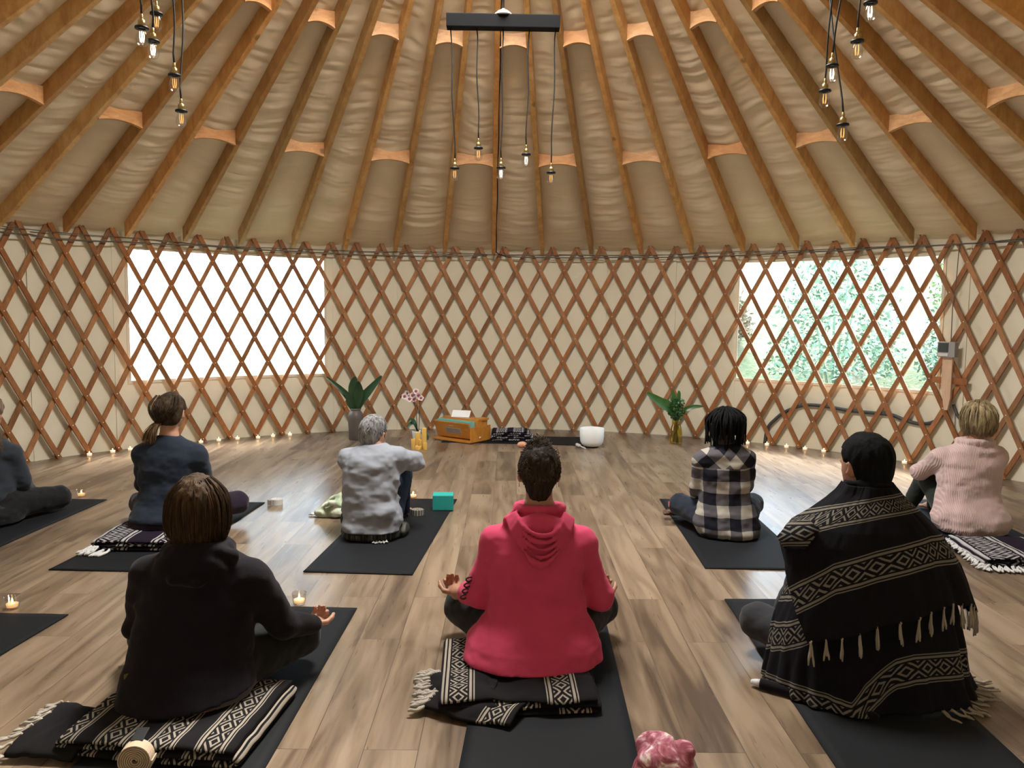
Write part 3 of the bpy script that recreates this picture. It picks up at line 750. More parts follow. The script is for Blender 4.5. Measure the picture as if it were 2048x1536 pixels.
def strands(root, name, mat, guides, n, spread, rad, seed=1, ns=7, parts=None):
    """loose locks: each guide is a list of points; copies are jittered around it"""
    rg = np.random.default_rng(seed); bm = bmesh.new()
    for _ in range(n):
        gd = np.array(guides[rg.integers(len(guides))], float); off = rg.normal(0, spread, 3); P = []
        for j, p in enumerate(smooth_path([tuple(q) for q in gd], 3)):
            P.append(np.array(p) + off * (.5 + .5 * j / len(gd)) + rg.normal(0, spread * .15, 3))
        R = np.linspace(1, .35, len(P)) * rad * rg.uniform(.7, 1.3); add_tube(bm, P, R, ns)
    return from_bm(name, bm, mat, root, True)

# --- woman in the pink hooded top, middle of the front row
M_pink = cloth('pink_jersey', (.60, .060, .14), .85, 700, .12, .05, .10)
M_leg = cloth('black_leggings', (.006, .006, .007), .8, 700, .1)
M_hair_dk = hairmat('dark_brown_hair', (.006, .004, .003), (.040, .025, .016))
def hood_pink(f):
    f.ell((.005, -.085, .510), (.100, .040, .082), .03)
    for j, zb in enumerate((.418, .446, .472, .500, .526)):
        P = [(.005 + (.122 - .008 * j) * t, -.034 - .108 * (1 - t * t) ** .6 - .002 * j, zb + (.556 + .006 * j - zb) * abs(t) ** (1.7 + .25 * j) - .012 * t * (1 - t * t)) for t in np.linspace(-1, 1, 13)]
        f.chain(P, [.007 + .004 * (1 - t * t) for t in np.linspace(-1, 1, 13)], .003)
    f.chain([(.005 + .085 * math.sin(t), .012 - .068 * math.cos(t), .588 + .006 * math.cos(t)) for t in np.linspace(-2.6, 2.6, 15)], [.014] * 15, .012)
    for q in (-1, 1): f.chain([(q * .085, -.01, .575), (q * .115, -.02, .548), (q * .13, -.03, .51)], [.014, .012, .006], .012)
pk, hc, HR, hs, top = person(dict(pos=(.16, -1.50, 0), label='person in a bright pink hooded top and black leggings, seated in the front middle',
    head=(.003, .03, .728), skin=SK_tan, shirt=M_pink, pants=M_leg, topname='hooded_top', vox=.0048, svox=.0058,
    torso=[(.02, -.015, -.075, .222, .182), (.06, -.013, -.08, .248, .195), (.12, -.012, -.07, .240, .18), (.17, -.006, -.05, .215, .158), (.205, -.003, -.04, .183, .14), (.26, 0, -.025, .172, .126), (.36, 0, -.01, .176, .12), (.44, 0, -.005, .180, .115), (.49, .003, 0, .158, .10), (.525, .005, .005, .125, .085), (.555, .005, .008, .10, .072), (.575, .005, .01, .085, .065), (.60, .005, .012, .068, .058)],
    larm=dict(p=[(-.155, 0, .458), (-.216, .02, .250), (-.305, .14, .215)], r=(.054, .052, .042), sleeve=.42, cuff=True, hand=dict(d=(-.25, .95, .10), up=(.3, 0, -1), curl=1.15, thumb=1, pinch=True)),
    rarm=dict(p=[(.163, 0, .458), (.236, .03, .245), (.268, .18, .205)], r=(.054, .052, .042), sleeve=.60, cuff=True, hand=dict(d=(.1, .95, .0), up=(-.3, 0, -1), curl=1.15, thumb=-1, pinch=True)),
    lleg=dict(p=[(-.10, -.03, .12), (-.295, .24, .120), (-.10, -.06, .060), (-.095, -.21, .060)]),
    rleg=dict(p=[(.10, -.03, .12), (.275, .24, .125), (.03, -.05, .060), (-.005, -.20, .060)]),
    pelvis=[(.055, -.01, -.06, .19, .15), (.12, -.01, -.05, .20, .15), (.2, 0, -.03, .16, .12)], hem=.062, sculpt=hood_pink, fold=.0065, seed=2.1, neckline=.70, neckhole=False))
hair_cap(pk, hc, HR, hs, M_hair_dk, .012, low=-.112, wob=.004, wf=90, face=-.012, napew=.040, ears=True)
rg = np.random.default_rng(5); bm = bmesh.new()
for _ in range(420):
    th = rg.uniform(0, 2 * PI); ph = rg.uniform(0, .98) ** .7; rr_ = ph
    c0 = hc + np.array([.070 * rr_ * math.cos(th), -.005 + .075 * rr_ * math.sin(th), .078 * math.sqrt(max(0, 1 - rr_ * rr_)) + .022]) * hs
    w1, w2, a0, L_ = rg.uniform(.006, .015), rg.uniform(-.012, .012), rg.uniform(0, 6), rg.uniform(.012, .048) * (1.15 - .8 * ph)
    P = [c0 + np.array([w1 * math.cos(a0 + t * 6) + w2 * t, w1 * math.sin(a0 + t * 6), L_ * t - .008]) for t in np.linspace(0, 1, 8)]
    add_tube(bm, P, np.linspace(.0021, .0006, 8) * rg.uniform(.7, 1.3), 5)
for _ in range(1500):           # short curls all over the back of the head
    th = rg.uniform(-1.5, 1.5); cz = rg.uniform(-.75, 1); r_ = math.sqrt(1 - cz * cz); n_ = np.array([r_ * math.sin(th), -r_ * math.cos(th), cz])
    c0 = hc + np.array([.080 * n_[0] * (1 if cz > -.2 else 1 + (cz + .2) * .35), -.012 + .096 * n_[1], .012 + .090 * n_[2]]) * hs; a0 = rg.uniform(0, 6); w_ = rg.uniform(.002, .005)
    add_tube(bm, [c0 + n_ * .004 * t + np.array([w_ * math.sin(a0 + 5 * t), 0, w_ * math.cos(a0 + 5 * t) - .016 * t]) for t in np.linspace(0, 1, 5)], [.0016, .0015, .0014, .0012, .0005], 4)
from_bm('hair_curls', bm, hairmat('brown_hair_tips', (.012, .008, .005), (.11, .075, .050), (40, 40, 40)), pk, True)
M_gold = plain('gold', (.7, .5, .2), .3, metal=1)
for q in (-1, 1):
    bm = bmesh.new(); c0 = hc + np.array([q * .078, -.008, -.062]) * hs; add_tube(bm, [tuple(c0 + .008 * np.array([0, math.cos(t), math.sin(t)])) for t in np.linspace(0, 6.2, 10)], .0014, 5)
    from_bm('earring', bm, M_gold, pk, True)
bm = bmesh.new()          # cord lacing on the left sleeve
for j in range(4):
    z_ = .325 - j * .022; cx_ = -.250 - (.325 - z_) * .3
    add_tube(bm, [(cx_ + .012 * math.cos(t), -.012 - .02 * math.sin(t * .5), z_ + .008 * math.sin(t)) for t in np.linspace(0, 6, 10)], .0035, 6)
from_bm('sleeve_lacing', bm, plain('dark_lacing', (.06, .012, .02), .7), pk, True)

# --- woman in the near-black hooded jacket, front left
M_fleece = cloth('near_black_fleece', (.0065, .0045, .008), .95, 300, .2, .05)
M_trz = cloth('black_trousers', (.008, .009, .010), .9)
M_hair_br = hairmat('brown_hair', (.012, .007, .004), (.085, .048, .024))
def hood_blk(f):
    f.ell((.01, -.075, .475), (.11, .045, .06), .03)
    f.chain([(.012 + .095 * math.sin(t), .0 - .080 * math.cos(t), .520 + .004 * math.cos(t)) for t in np.linspace(-2.6, 2.6, 15)], [.022] * 15, .015)
    f.chain([(.10, -.06, .525), (.135, -.04, .505), (.135, -.05, .475)], [.020, .022, .016], .008)
    f.chain([(-.10, -.05, .50), (-.03, -.115, .45), (.05, -.12, .44), (.12, -.08, .47)], [.010, .014, .014, .01], .01)
fl, hc, HR, hs, top = person(dict(pos=(-.985, -1.80, 0), label='person in a near-black hooded jacket, brown hair, seated on a folded blanket, front left',
    head=(.008, .02, .655), skin=SK_light, shirt=M_fleece, pants=M_trz, topname='hooded_jacket', vox=.005,
    torso=[(.03, 0, -.09, .205, .185), (.07, 0, -.09, .220, .19), (.12, 0, -.075, .212, .17), (.18, 0, -.05, .198, .15), (.26, 0, -.03, .190, .13), (.36, .01, -.01, .190, .12), (.43, .015, 0, .185, .105), (.475, .015, 0, .160, .095), (.51, .012, 0, .11, .08), (.54, .01, 0, .075, .065)],
    larm=dict(p=[(-.155, 0, .425), (-.205, .04, .235), (-.24, .20, .165)], r=(.060, .052, .040)),
    rarm=dict(p=[(.182, 0, .415), (.268, .07, .235), (.335, .19, .190)], r=(.062, .053, .038), sleeve=.98, hand=dict(d=(.15, .95, -.15), up=(-.25, 0, -1), curl=1.2, thumb=-1, pinch=True)),
    lleg=dict(p=[(-.10, -.02, .12), (-.27, .26, .115), (.03, .34, .07), (.14, .30, .05)]), rleg=dict(p=[(.10, -.02, .12), (.275, .26, .115), (-.03, .30, .06), (-.14, .27, .05)]), loose=1.15,
    pelvis=[(.07, 0, -.07, .19, .16), (.13, 0, -.05, .20, .15), (.2, 0, -.03, .16, .12)], hem=.066, hemfn=lambda X, Y: np.clip(X, 0, .3) * .16, sculpt=hood_blk, fold=.006, seed=5.7, neckline=.60))
f = Field((-.3, -.34, .0), (.3, .2, .2), .007); f.loft([(.04, .016, -.085, .200, .180), (.12, .008, -.075, .196, .160)], .02); f.warp(lambda x, y, z: .003 * vnoise(x * 15, y * 15, z * 30)); f.cut(lambda X, Y, Z: .072 - Z + 0 * X + 0 * Y + .0)
tagp(f.build('undershirt', cloth('grey_brown_undershirt', (.10, .085, .075)), fl), 'grey-brown shirt hem showing below the jacket')
bm = bmesh.new(); add_box(bm, (-.196, -.125, .165), (.016, .006, .010), Matrix.Rotation(.7, 3, 'Z')); from_bm('side_tag', bm, plain('grey_tag', (.3, .3, .33), .6), fl)
bm = bmesh.new(); add_box(bm, (-.158, -.170, .155), (.016, .004, .018), Matrix.Rotation(.6, 3, 'Z'), bev=.004); from_bm('pocket_button', bm, plain('olive_button', (.12, .11, .03), .5), fl)
def bell(f, P):
    f.ell(P(0, -.030, -.055), (.085, .070, .085), .03); f.ell(P(-.050, .005, -.065), (.032, .040, .055), .02); f.ell(P(.050, .005, -.068), (.032, .040, .055), .02)
hair_cap(fl, hc, HR, hs, M_hair_br, .020, low=-.125, extra=bell, wob=.004, wf=70, face=.04, front=.04)
gd = []
for q in np.linspace(-1, 1, 15):
    t = q * 1.75; x_, y_ = math.sin(t), -math.cos(t)
    gd.append([tuple(hc + np.array(v)) for v in ((x_ * .04, y_ * .05 - .01, .095), (x_ * .085, y_ * .088 - .01, .045), (x_ * .100, y_ * .098 - .012, -.02), (x_ * .092, y_ * .090 - .012, -.08), (x_ * .068, y_ * .070 - .006, -.128))])
strands(fl, 'hair_strands', M_hair_br, gd, 420, .0045, .0014, 3)

# --- woman in the navy sweatshirt with a low ponytail
M_navy = cloth('navy_sweatshirt', (.016, .023, .040), .9, 400, .2, .1)
M_plum = cloth('dark_plum_trousers', (.017, .010, .022), .9)
nv, hc, HR, hs, top = person(dict(pos=(-1.90, .25, 0), label='person with a low ponytail in a navy sweatshirt, seated on a dark folded blanket',
    head=(.012, .03, .715), hyaw=-.12, skin=SK_light, shirt=M_navy, pants=M_plum, topname='sweatshirt', vox=.006, hs=.95,
    torso=[(.07, 0, -.055, .200, .172), (.12, 0, -.05, .196, .165), (.19, 0, -.03, .168, .136), (.27, 0, -.02, .160, .12), (.36, 0, -.01, .165, .115), (.46, .005, 0, .172, .108), (.515, .005, 0, .145, .09), (.545, .005, 0, .10, .075), (.572, .006, 0, .060, .055)],
    larm=dict(p=[(-.140, 0, .462), (-.172, .05, .275), (-.18, .20, .17)], r=(.058, .050, .040)), rarm=dict(p=[(.155, 0, .455), (.188, .06, .275), (.235, .22, .185)], r=(.060, .052, .040)),
    lleg=dict(p=[(-.10, -.02, .13), (-.28, .26, .11), (.03, .34, .07), (.14, .30, .05)]), rleg=dict(p=[(.10, -.02, .13), (.305, .27, .115), (-.03, .30, .06), (-.14, .27, .05)]), loose=1.05,
    pelvis=[(.065, -.0, -.055, .205, .165), (.085, 0, -.05, .205, .165), (.11, 0, -.045, .178, .145), (.2, 0, -.03, .14, .11)], hem=.100, fold=.0085, seed=8.2, neckline=.60))
M_hair_pony = hairmat('ash_brown_hair', (.012, .008, .005), (.085, .056, .034), (50, 50, 50))
hair_cap(nv, hc, HR, hs, M_hair_pony, .016, low=-.085, wob=.005, wf=35, face=-.004, front=.05)
gd = [[tuple(hc + np.array(v)) for v in ((-.035 + a, -.088, -.062), (-.055 + a, -.108, -.085 + b), (-.078 + a * 1.8, -.112, -.125 + b), (-.090 + a * 2.4, -.10, -.175 + b * 2))] for a in (-.012, 0, .012) for b in (-.006, .006)]
strands(nv, 'ponytail', hairmat('light_brown_ponytail', (.08, .05, .03), (.24, .16, .09)), gd, 110, .0045, .0035, 6)
gd = [[tuple(hc + np.array(v)) for v in ((x_, -.05, .088), (x_ * 1.35, -.100, .035), (x_ * .9 - .014, -.108, -.02), (-.030 + x_ * .2, -.098, -.060))] for x_ in np.linspace(-.062, .062, 9)]
strands(nv, 'hair_strands', M_hair_pony, gd, 300, .004, .0014, 9)

# --- grey-haired man in a pale grey sweatshirt, hugging his knees
M_grey = cloth('pale_grey_sweatshirt', (.27, .29, .335), .92, 350, .2, .1, .08)
M_jean = cloth('blue_jeans', (.020, .036, .075), .85, 900, .3, 0, .3)
gm, hc, HR, hs, top = person(dict(pos=(-.72, .20, 0), label='person with short grey hair in a pale grey sweatshirt and jeans, hugging raised knees',
    head=(.012, .055, .603), hyaw=-.55, hpitch=-.22, skin=SK_light, shirt=M_grey, pants=M_jean, topname='sweatshirt', vox=.006, neckbase=(.01, .02, .52),
    torso=[(.045, .008, -.05, .168, .140), (.09, .008, -.05, .170, .140), (.15, .008, -.045, .168, .135), (.26, .003, -.03, .158, .128), (.36, 0, -.015, .160, .125), (.43, .005, -.005, .165, .118), (.49, .01, .005, .145, .098), (.52, .01, .015, .105, .078), (.545, .01, .02, .072, .062)],
    larm=dict(p=[(-.135, .02, .452), (-.132, .19, .375), (.02, .33, .38)], r=(.060, .053, .042)), rarm=dict(p=[(.160, .01, .462), (.242, .15, .415), (.09, .34, .40)], r=(.060, .054, .044)),
    lleg=dict(p=[(-.09, 0, .11), (-.08, .30, .33), (-.08, .43, .06), (-.09, .53, .03)]), rleg=dict(p=[(.095, 0, .11), (.140, .30, .315), (.130, .44, .055), (.14, .53, .03)]),
    pelvis=[(.045, .005, -.04, .158, .13), (.12, 0, -.03, .15, .12), (.2, 0, -.02, .14, .11)], hem=.055, fold=.013, seed=3.4, neckline=.57))
M_hair_gr = hairmat('salt_and_pepper_hair', (.035, .035, .036), (.36, .36, .36), (70, 70, 20))
hair_cap(gm, hc, HR, hs, M_hair_gr, .012, low=-.088, wob=.004, wf=50, face=-.012, ears=True)
rg = np.random.default_rng(8); bm = bmesh.new()
for _ in range(700):
    th = rg.uniform(0, 2 * PI); cz = rg.uniform(-.45, 1); r_ = math.sqrt(1 - cz * cz); v = np.array([r_ * math.cos(th), r_ * math.sin(th), cz])
    if v[1] > .35 and cz < .6: continue
    c0 = hc + HR @ (np.array([.080 * v[0], -.012 + .098 * v[1], .014 + .090 * v[2]]) * hs); t_ = HR @ np.array([v[2] * v[0] * .5 + rg.normal(0, .25), v[2] * v[1] * .5, -r_ - .1]); t_ /= np.linalg.norm(t_)
    add_tube(bm, [c0, c0 + t_ * .012 + HR @ v * .002, c0 + t_ * .024], [.0015, .0013, .0005], 4)
from_bm('hair_strands', bm, M_hair_gr, gm, True)

# --- person with short locks in a plaid shirt
def plaid_mat():
    m = NT('black_white_plaid'); v = m.coord('Object'); x, y, z = m.sep(v); c = .068
    up = m.math('GREATER_THAN', z, .415); ax = m.math('ABSOLUTE', m.math('ADD', x, .01))
    xr = m.mix(up, x, m.math('MULTIPLY', m.math('ADD', ax, z), .74)); zr = m.mix(up, z, m.math('MULTIPLY', m.math('SUBTRACT', z, ax), .74))
    xr = m.sep(xr)[0]; zr = m.sep(zr)[0]
    nz = m.math('MULTIPLY', m.math('SUBTRACT', m.noise(v, 8, 2), .5), .022); xr = m.math('ADD', xr, nz); zr = m.math('ADD', zr, nz)
    sx = m.math('GREATER_THAN', m.math('FRACT', m.math('DIVIDE', m.math('ADD', xr, 1.034), 2 * c)), .5); sz = m.math('GREATER_THAN', m.math('FRACT', m.math('DIVIDE', zr, 2 * c)), .5)
    s = m.math('ADD', sx, sz)
    col = m.ramp(m.math('DIVIDE', s, 2.0), [(.0, (.37, .345, .30)), (.34, (.37, .345, .30)), (.36, (.085, .080, .092)), (.84, (.085, .080, .092)), (.86, (.007, .007, .014))])
    m.set(base=col, rough=.85, spec=.2); m.bump(m.noise(v, 500, 1), .15, .003); return m.m
M_plaid = plaid_mat(); M_navyp = cloth('navy_leggings', (.012, .016, .03), .85)
pl, hc, HR, hs, top = person(dict(pos=(1.36, .27, 0), label='person with short black locks in a black and white plaid shirt, seated on a mat',
    head=(-.013, .03, .660), skin=SK_dark, shirt=M_plaid, pants=M_navyp, topname='plaid_shirt', vox=.006, hs=.93,
    torso=[(.008, .02, -.02, .176, .142), (.04, .012, -.025, .192, .152), (.09, .005, -.02, .192, .150), (.17, 0, -.01, .163, .128), (.26, -.01, 0, .148, .115), (.36, -.014, 0, .152, .11), (.44, -.014, 0, .155, .102), (.49, -.01, 0, .145, .092), (.525, -.004, 0, .10, .075), (.55, 0, 0, .062, .056)],
    larm=dict(p=[(-.140, 0, .452), (-.160, .05, .280), (-.13, .20, .19)], r=(.056, .046, .036)), rarm=dict(p=[(.118, 0, .458), (.130, .05, .285), (.15, .20, .20)], r=(.056, .046, .036)),
    lleg=dict(p=[(-.09, 0, .10), (-.215, .25, .125), (-.02, .37, .05), (.09, .36, .04)]), rleg=dict(p=[(.10, 0, .10), (.235, .23, .135), (-.12, .36, .055), (-.265, .36, .045)]),
    pelvis=[(.01, 0, -.02, .16, .13), (.1, 0, -.01, .17, .13), (.2, 0, 0, .13, .11)], hem=.012, fold=.009, seed=6.6, neckline=.575))
M_lock = hairmat('black_locks', (.003, .003, .003), (.007, .007, .008), (60, 60, 60), .8)
hair_cap(pl, hc, HR, hs, M_lock, .014, low=-.06, wob=.006, wf=40, face=-.01, front=.045)
rg = np.random.default_rng(4); bm = bmesh.new()
for _ in range(150):
    th = rg.uniform(-PI, PI); q = rg.uniform(.05, 1); x_, y_ = math.sin(th), -math.cos(th)
    if y_ > .55: continue
    k0 = q * 1.15; st = hc + np.array([.075 * math.sin(k0) * x_, -.012 + .090 * math.sin(k0) * y_, .020 + .085 * math.cos(k0)])
    ex = rg.uniform(.095, .118); drop = rg.uniform(-.125, -.075)
    m1 = hc + np.array([ex * x_, -.012 + ex * .98 * y_, rg.uniform(.0, .045)]); e = hc + np.array([ex * rg.uniform(.86, 1.0) * x_ + rg.normal(0, .006), -.012 + ex * .9 * y_, drop])
    md = (m1 + e) / 2 + rg.normal(0, .005, 3)
    P = smooth_path([tuple(st), tuple((st + m1) / 2 + np.array([0, 0, .014])), tuple(m1), tuple(md), tuple(e)], 4)
    add_tube(bm, P, np.linspace(.0068, .0036, len(P)) * rg.uniform(.85, 1.2), 6)
from_bm('hair_locks', bm, M_lock, pl, True)
bm = bmesh.new(); add_box(bm, (-.285, .232, .128), (.004, .014, .032), bev=.0015); from_bm('pink_tab', bm, plain('pink_tab', (.75, .22, .30), .6), pl)

# --- man under the draped blanket (the blanket itself is a thing of its own)
M_drk = cloth('dark_grey_trousers', (.03, .031, .036), .9); M_bsh = cloth('black_shirt', (.01, .01, .012), .9)
bmn, hc, HR, hs, top = person(dict(pos=(1.31, -1.65, 0), label='person with short black hair wrapped in a draped woven blanket, front right',
    head=(-.004, .03, .793), hyaw=.38, hpitch=-.05, skin=SK_tan, shirt=M_bsh, pants=M_drk, topname='shirt', vox=.006, hs=.98, neckr=.052,
    torso=[(.04, 0, -.06, .17, .14), (.12, 0, -.05, .17, .13), (.25, 0, -.03, .15, .115), (.40, 0, -.01, .16, .115), (.52, 0, 0, .17, .10), (.60, 0, 0, .12, .08), (.66, 0, .01, .065, .06)],
    larm=dict(p=[(-.15, 0, .55), (-.19, .10, .32), (-.20, .22, .19)]), rarm=dict(p=[(.15, 0, .55), (.21, .06, .32), (.22, .20, .19)]),
    lleg=dict(p=[(-.10, -.02, .11), (-.285, .25, .125), (.03, .36, .06), (.14, .33, .05)]), rleg=dict(p=[(.10, -.02, .11), (.27, .25, .11), (-.03, .31, .055), (-.14, .28, .05)]), loose=1.05,
    pelvis=[(.03, 0, -.05, .17, .15), (.12, 0, -.04, .18, .14), (.2, 0, -.02, .15, .12)], hem=.03, fold=.004, seed=1.1, neckline=.70))
M_hair_bk = hairmat('black_hair', (.0025, .0025, .003), (.006, .006, .007), (60, 60, 30), .85)
hair_cap(bmn, hc, HR, hs, M_hair_bk, .014, low=-.092, wob=.003, wf=60, ears=True, face=-.012, front=.045)

# --- blonde woman in the pale pink ribbed sweater
def knit():
    m = NT('pale_pink_ribbed_knit'); v = m.coord('Object'); x, y, z = m.sep(v)
    nz = m.noise(v, 5, 2); wv = m.math('SINE', m.math('MULTIPLY', m.math('ADD', x, m.math('MULTIPLY', nz, .012)), 700.0)); w2 = m.math('SINE', m.math('MULTIPLY', z, 900.0))
    m.set(base=m.mix(m.math('MULTIPLY_ADD', wv, .5, .5), (.47, .34, .33), (.56, .42, .405)), rough=.95, spec=.15, sheen=.2)
    m.bump(m.math('ADD', wv, m.math('MULTIPLY', w2, .3)), .35, .003); return m.m
M_knit = knit(); M_olive = cloth('dark_green_leggings', (.018, .024, .020), .85)
def collar_knit(f):
    f.chain([(.03 + .090 * math.sin(t), .01 - .075 * math.cos(t), .548 + .004 * math.cos(t)) for t in np.linspace(-3.1, 3.1, 17)], [.023] * 17, .006)
bl, hc, HR, hs, top = person(dict(pos=(2.89, .42, 0), label='person with short blonde hair in a pale pink ribbed sweater, hugging raised knees',
    head=(.048, .03, .692), skin=SK_light, shirt=M_knit, pants=M_olive, topname='sweater', vox=.006, hs=.95,
    torso=[(.01, 0, -.055, .190, .160), (.05, -.005, -.06, .212, .170), (.10, -.01, -.055, .218, .166), (.17, -.01, -.04, .200, .148), (.26, -.01, -.02, .178, .128), (.36, 0, -.01, .182, .12), (.45, .01, 0, .185, .112), (.50, .015, 0, .160, .098), (.53, .022, 0, .11, .08), (.552, .03, .01, .082, .068)],
    larm=dict(p=[(-.155, .03, .450), (-.200, .19, .325), (-.03, .33, .34)], r=(.060, .054, .048)), rarm=dict(p=[(.175, .02, .455), (.16, .20, .37), (.05, .34, .37)], r=(.060, .054, .048)),
    lleg=dict(p=[(-.09, 0, .10), (-.10, .30, .28), (-.135, .42, .055), (-.15, .52, .03)]), rleg=dict(p=[(.09, 0, .10), (.05, .30, .28), (.03, .43, .055), (.03, .52, .03)]),
    pelvis=[(.01, 0, -.03, .16, .13), (.1, 0, -.02, .17, .13), (.2, 0, 0, .14, .11)], hem=.016, sculpt=collar_knit, fold=.009, seed=9.9, neckline=.60))
M_hair_bl = hairmat('blonde_hair', (.10, .070, .038), (.42, .33, .19), (60, 60, 18))
hair_cap(bl, hc, HR, hs, M_hair_bl, .026, low=-.098, wob=.006, wf=45, face=.005, front=.05, extra=lambda f, P: f.ell(P(0, -.03, -.03), (.088, .085, .075), .03))
gd = []
for q in np.linspace(-1, 1, 13):
    t = q * 1.7; x_, y_ = math.sin(t), -math.cos(t)
    gd.append([tuple(hc + np.array(v)) for v in ((x_ * .03, y_ * .04 - .01, .107), (x_ * .090, y_ * .095 - .012, .05), (x_ * .100, y_ * .105 - .012, -.015), (x_ * .088, y_ * .09 - .015, -.070), (x_ * .065, y_ * .07 - .012, -.100))])
strands(bl, 'hair_strands', M_hair_bl, gd, 420, .005, .0015, 13)

# --- long-haired woman at the left edge of the picture
M_char = cloth('charcoal_blue_top', (.026, .032, .042), .9, 400, .2, .1)
fa, hc, HR, hs, top = person(dict(pos=(-3.06, .45, 0), label='person with long light-brown hair in a charcoal top, seated cross-legged at the left edge',
    head=(-.005, .03, .672), skin=SK_light, shirt=M_char, pants=M_leg, topname='top', vox=.006,
    torso=[(.03, 0, -.06, .190, .160), (.09, 0, -.055, .188, .155), (.16, 0, -.04, .168, .135), (.27, 0, -.02, .155, .12), (.36, 0, -.01, .158, .112), (.43, .003, 0, .158, .105), (.475, .003, 0, .135, .09), (.51, .003, 0, .09, .072), (.535, .003, 0, .058, .054)],
    larm=dict(p=[(-.135, 0, .425), (-.165, .05, .25), (-.18, .20, .16)], r=(.055, .047, .038)), rarm=dict(p=[(.140, 0, .420), (.172, .05, .235), (.12, .20, .15)], r=(.056, .048, .040)),
    lleg=dict(p=[(-.10, -.02, .11), (-.28, .26, .095), (.03, .34, .06), (.14, .30, .05)]), rleg=dict(p=[(.10, -.02, .11), (.265, .27, .092), (-.03, .30, .055), (-.14, .27, .05)]), loose=1.1,
    pelvis=[(.02, 0, -.055, .205, .165), (.08, 0, -.05, .205, .16), (.2, 0, -.03, .15, .12)], hem=.042, fold=.008, seed=4.2, neckline=.56))
M_hair_lb = hairmat('light_brown_hair', (.05, .030, .018), (.27, .18, .10))
hair_cap(fa, hc, HR, hs, M_hair_lb, .018, low=-.16, wob=.005, face=.01, front=.045, extra=lambda f, P: f.ell(P(0, -.045, -.09), (.075, .055, .10), .03))
gd = [[tuple(hc + np.array(v)) for v in ((x_ * .5, -.06, .09), (x_ * 1.1, -.09, .02), (x_ * 1.15, -.095, -.08), (x_ * 1.2 + .01, -.10, -.16), (x_ * 1.25 + .02, -.105, -.235))] for x_ in np.linspace(-.085, .085, 11)]
strands(fa, 'hair_strands', M_hair_lb, gd, 420, .006, .0017, 17)
# ================================================================ blanket draped over the man at the front right
def fringe(name, parent, bases, dirs, mat, n=3, L=.06, r=.0026, seed=1, flat=False, spread=.5, zmin=.006, label=None):
    rg = np.random.default_rng(seed); bm = bmesh.new()
    for b, d in zip(bases, dirs):
        b = np.array(b, float); d = np.array(d, float); d /= np.linalg.norm(d)
        for _ in range(n):
            dd = d + rg.normal(0, spread, 3) * (.6, .6, .15 if flat else .5); dd /= np.linalg.norm(dd); l_ = L * rg.uniform(.7, 1.15); sd = np.cross(dd, (0, 0, 1.)); wv = rg.uniform(-.12, .12)
            P = [b + rg.normal(0, .002, 3)]
            for j in range(1, 7):
                t = j / 6; p = b + dd * l_ * t + sd * l_ * wv * math.sin(t * 5); p[2] = max(p[2] + .002 * math.sin(t * 9), zmin); P.append(p)
            add_tube(bm, P, [r * (1.5 - .3 * math.sin(j)) * (1 if j < 6 else .7) for j in range(7)], 5)
    return tagp(from_bm(name, bm, mat, parent, True), label, kind='stuff')

OX, OY = 1.31, -1.65
def ip(x, xs, ys): return np.interp(x, xs, ys)
def drape(name, root, rows, nphi, phiL, phiR, zf, aL, aR, b, bf, vf, mat, ufac, fold, pw=.86, thick=.006):
    """surface swept around the sitter; s runs down the cloth, phi round the back (0) to the sides"""
    S = np.linspace(0, 1, rows)[:, None]; T = np.linspace(0, 1, nphi)[None, :]
    ph = phiL(S) + (phiR(S) - phiL(S)) * T; ph = ph + 0 * S
    Z = zf(S, ph); al = np.where(ph < 0, aL(Z), aR(Z)); sn, cs = np.sin(ph), np.cos(ph)
    sx = np.sign(sn) * np.abs(sn) ** pw; cy = np.sign(cs) * np.abs(cs) ** pw
    k = fold(ph, S, Z)
    X = (al + k) * sx; Y = -np.where(cs > 0, b(Z) + k, bf(Z)) * cy
    u = ph * ufac; v = vf(X, Z + .25 * (Y + .22) * (Y > -.22))
    V = np.stack([X + 0 * Y, Y, Z], -1).reshape(-1, 3); I, J = np.meshgrid(np.arange(rows - 1), np.arange(nphi - 1), indexing='ij'); b0 = (I * nphi + J).ravel()
    o = mesh_np(name, V, np.stack([b0, b0 + 1, b0 + nphi + 1, b0 + nphi], 1), mat, root, uv=np.stack([(u + 0 * S).ravel(), v.ravel()], 1))
    md = o.modifiers.new('thickness', 'SOLIDIFY'); md.thickness = thick; md.offset = 0
    return o, (X, Y, Z)
dr = empty('draped_blanket', (OX, OY, 0), 'black woven blanket with tan patterned bands draped over the shoulders of the man at the front right', 'blanket')
dr['label'] = 'black woven blanket with tan patterned bands and fringe, draped over the person at front right'
zA = lambda x: ip(x, [-.42, -.333, -.237, -.1, .3], [.149, .209, .268, .42, .60]); zB = lambda x: ip(x, [-.42, -.385, -.19, -.141, -.115, -.094, .019, .08, .242, .4], [.075, .055, .010, .005, .040, .064, .133, .148, .152, .16])
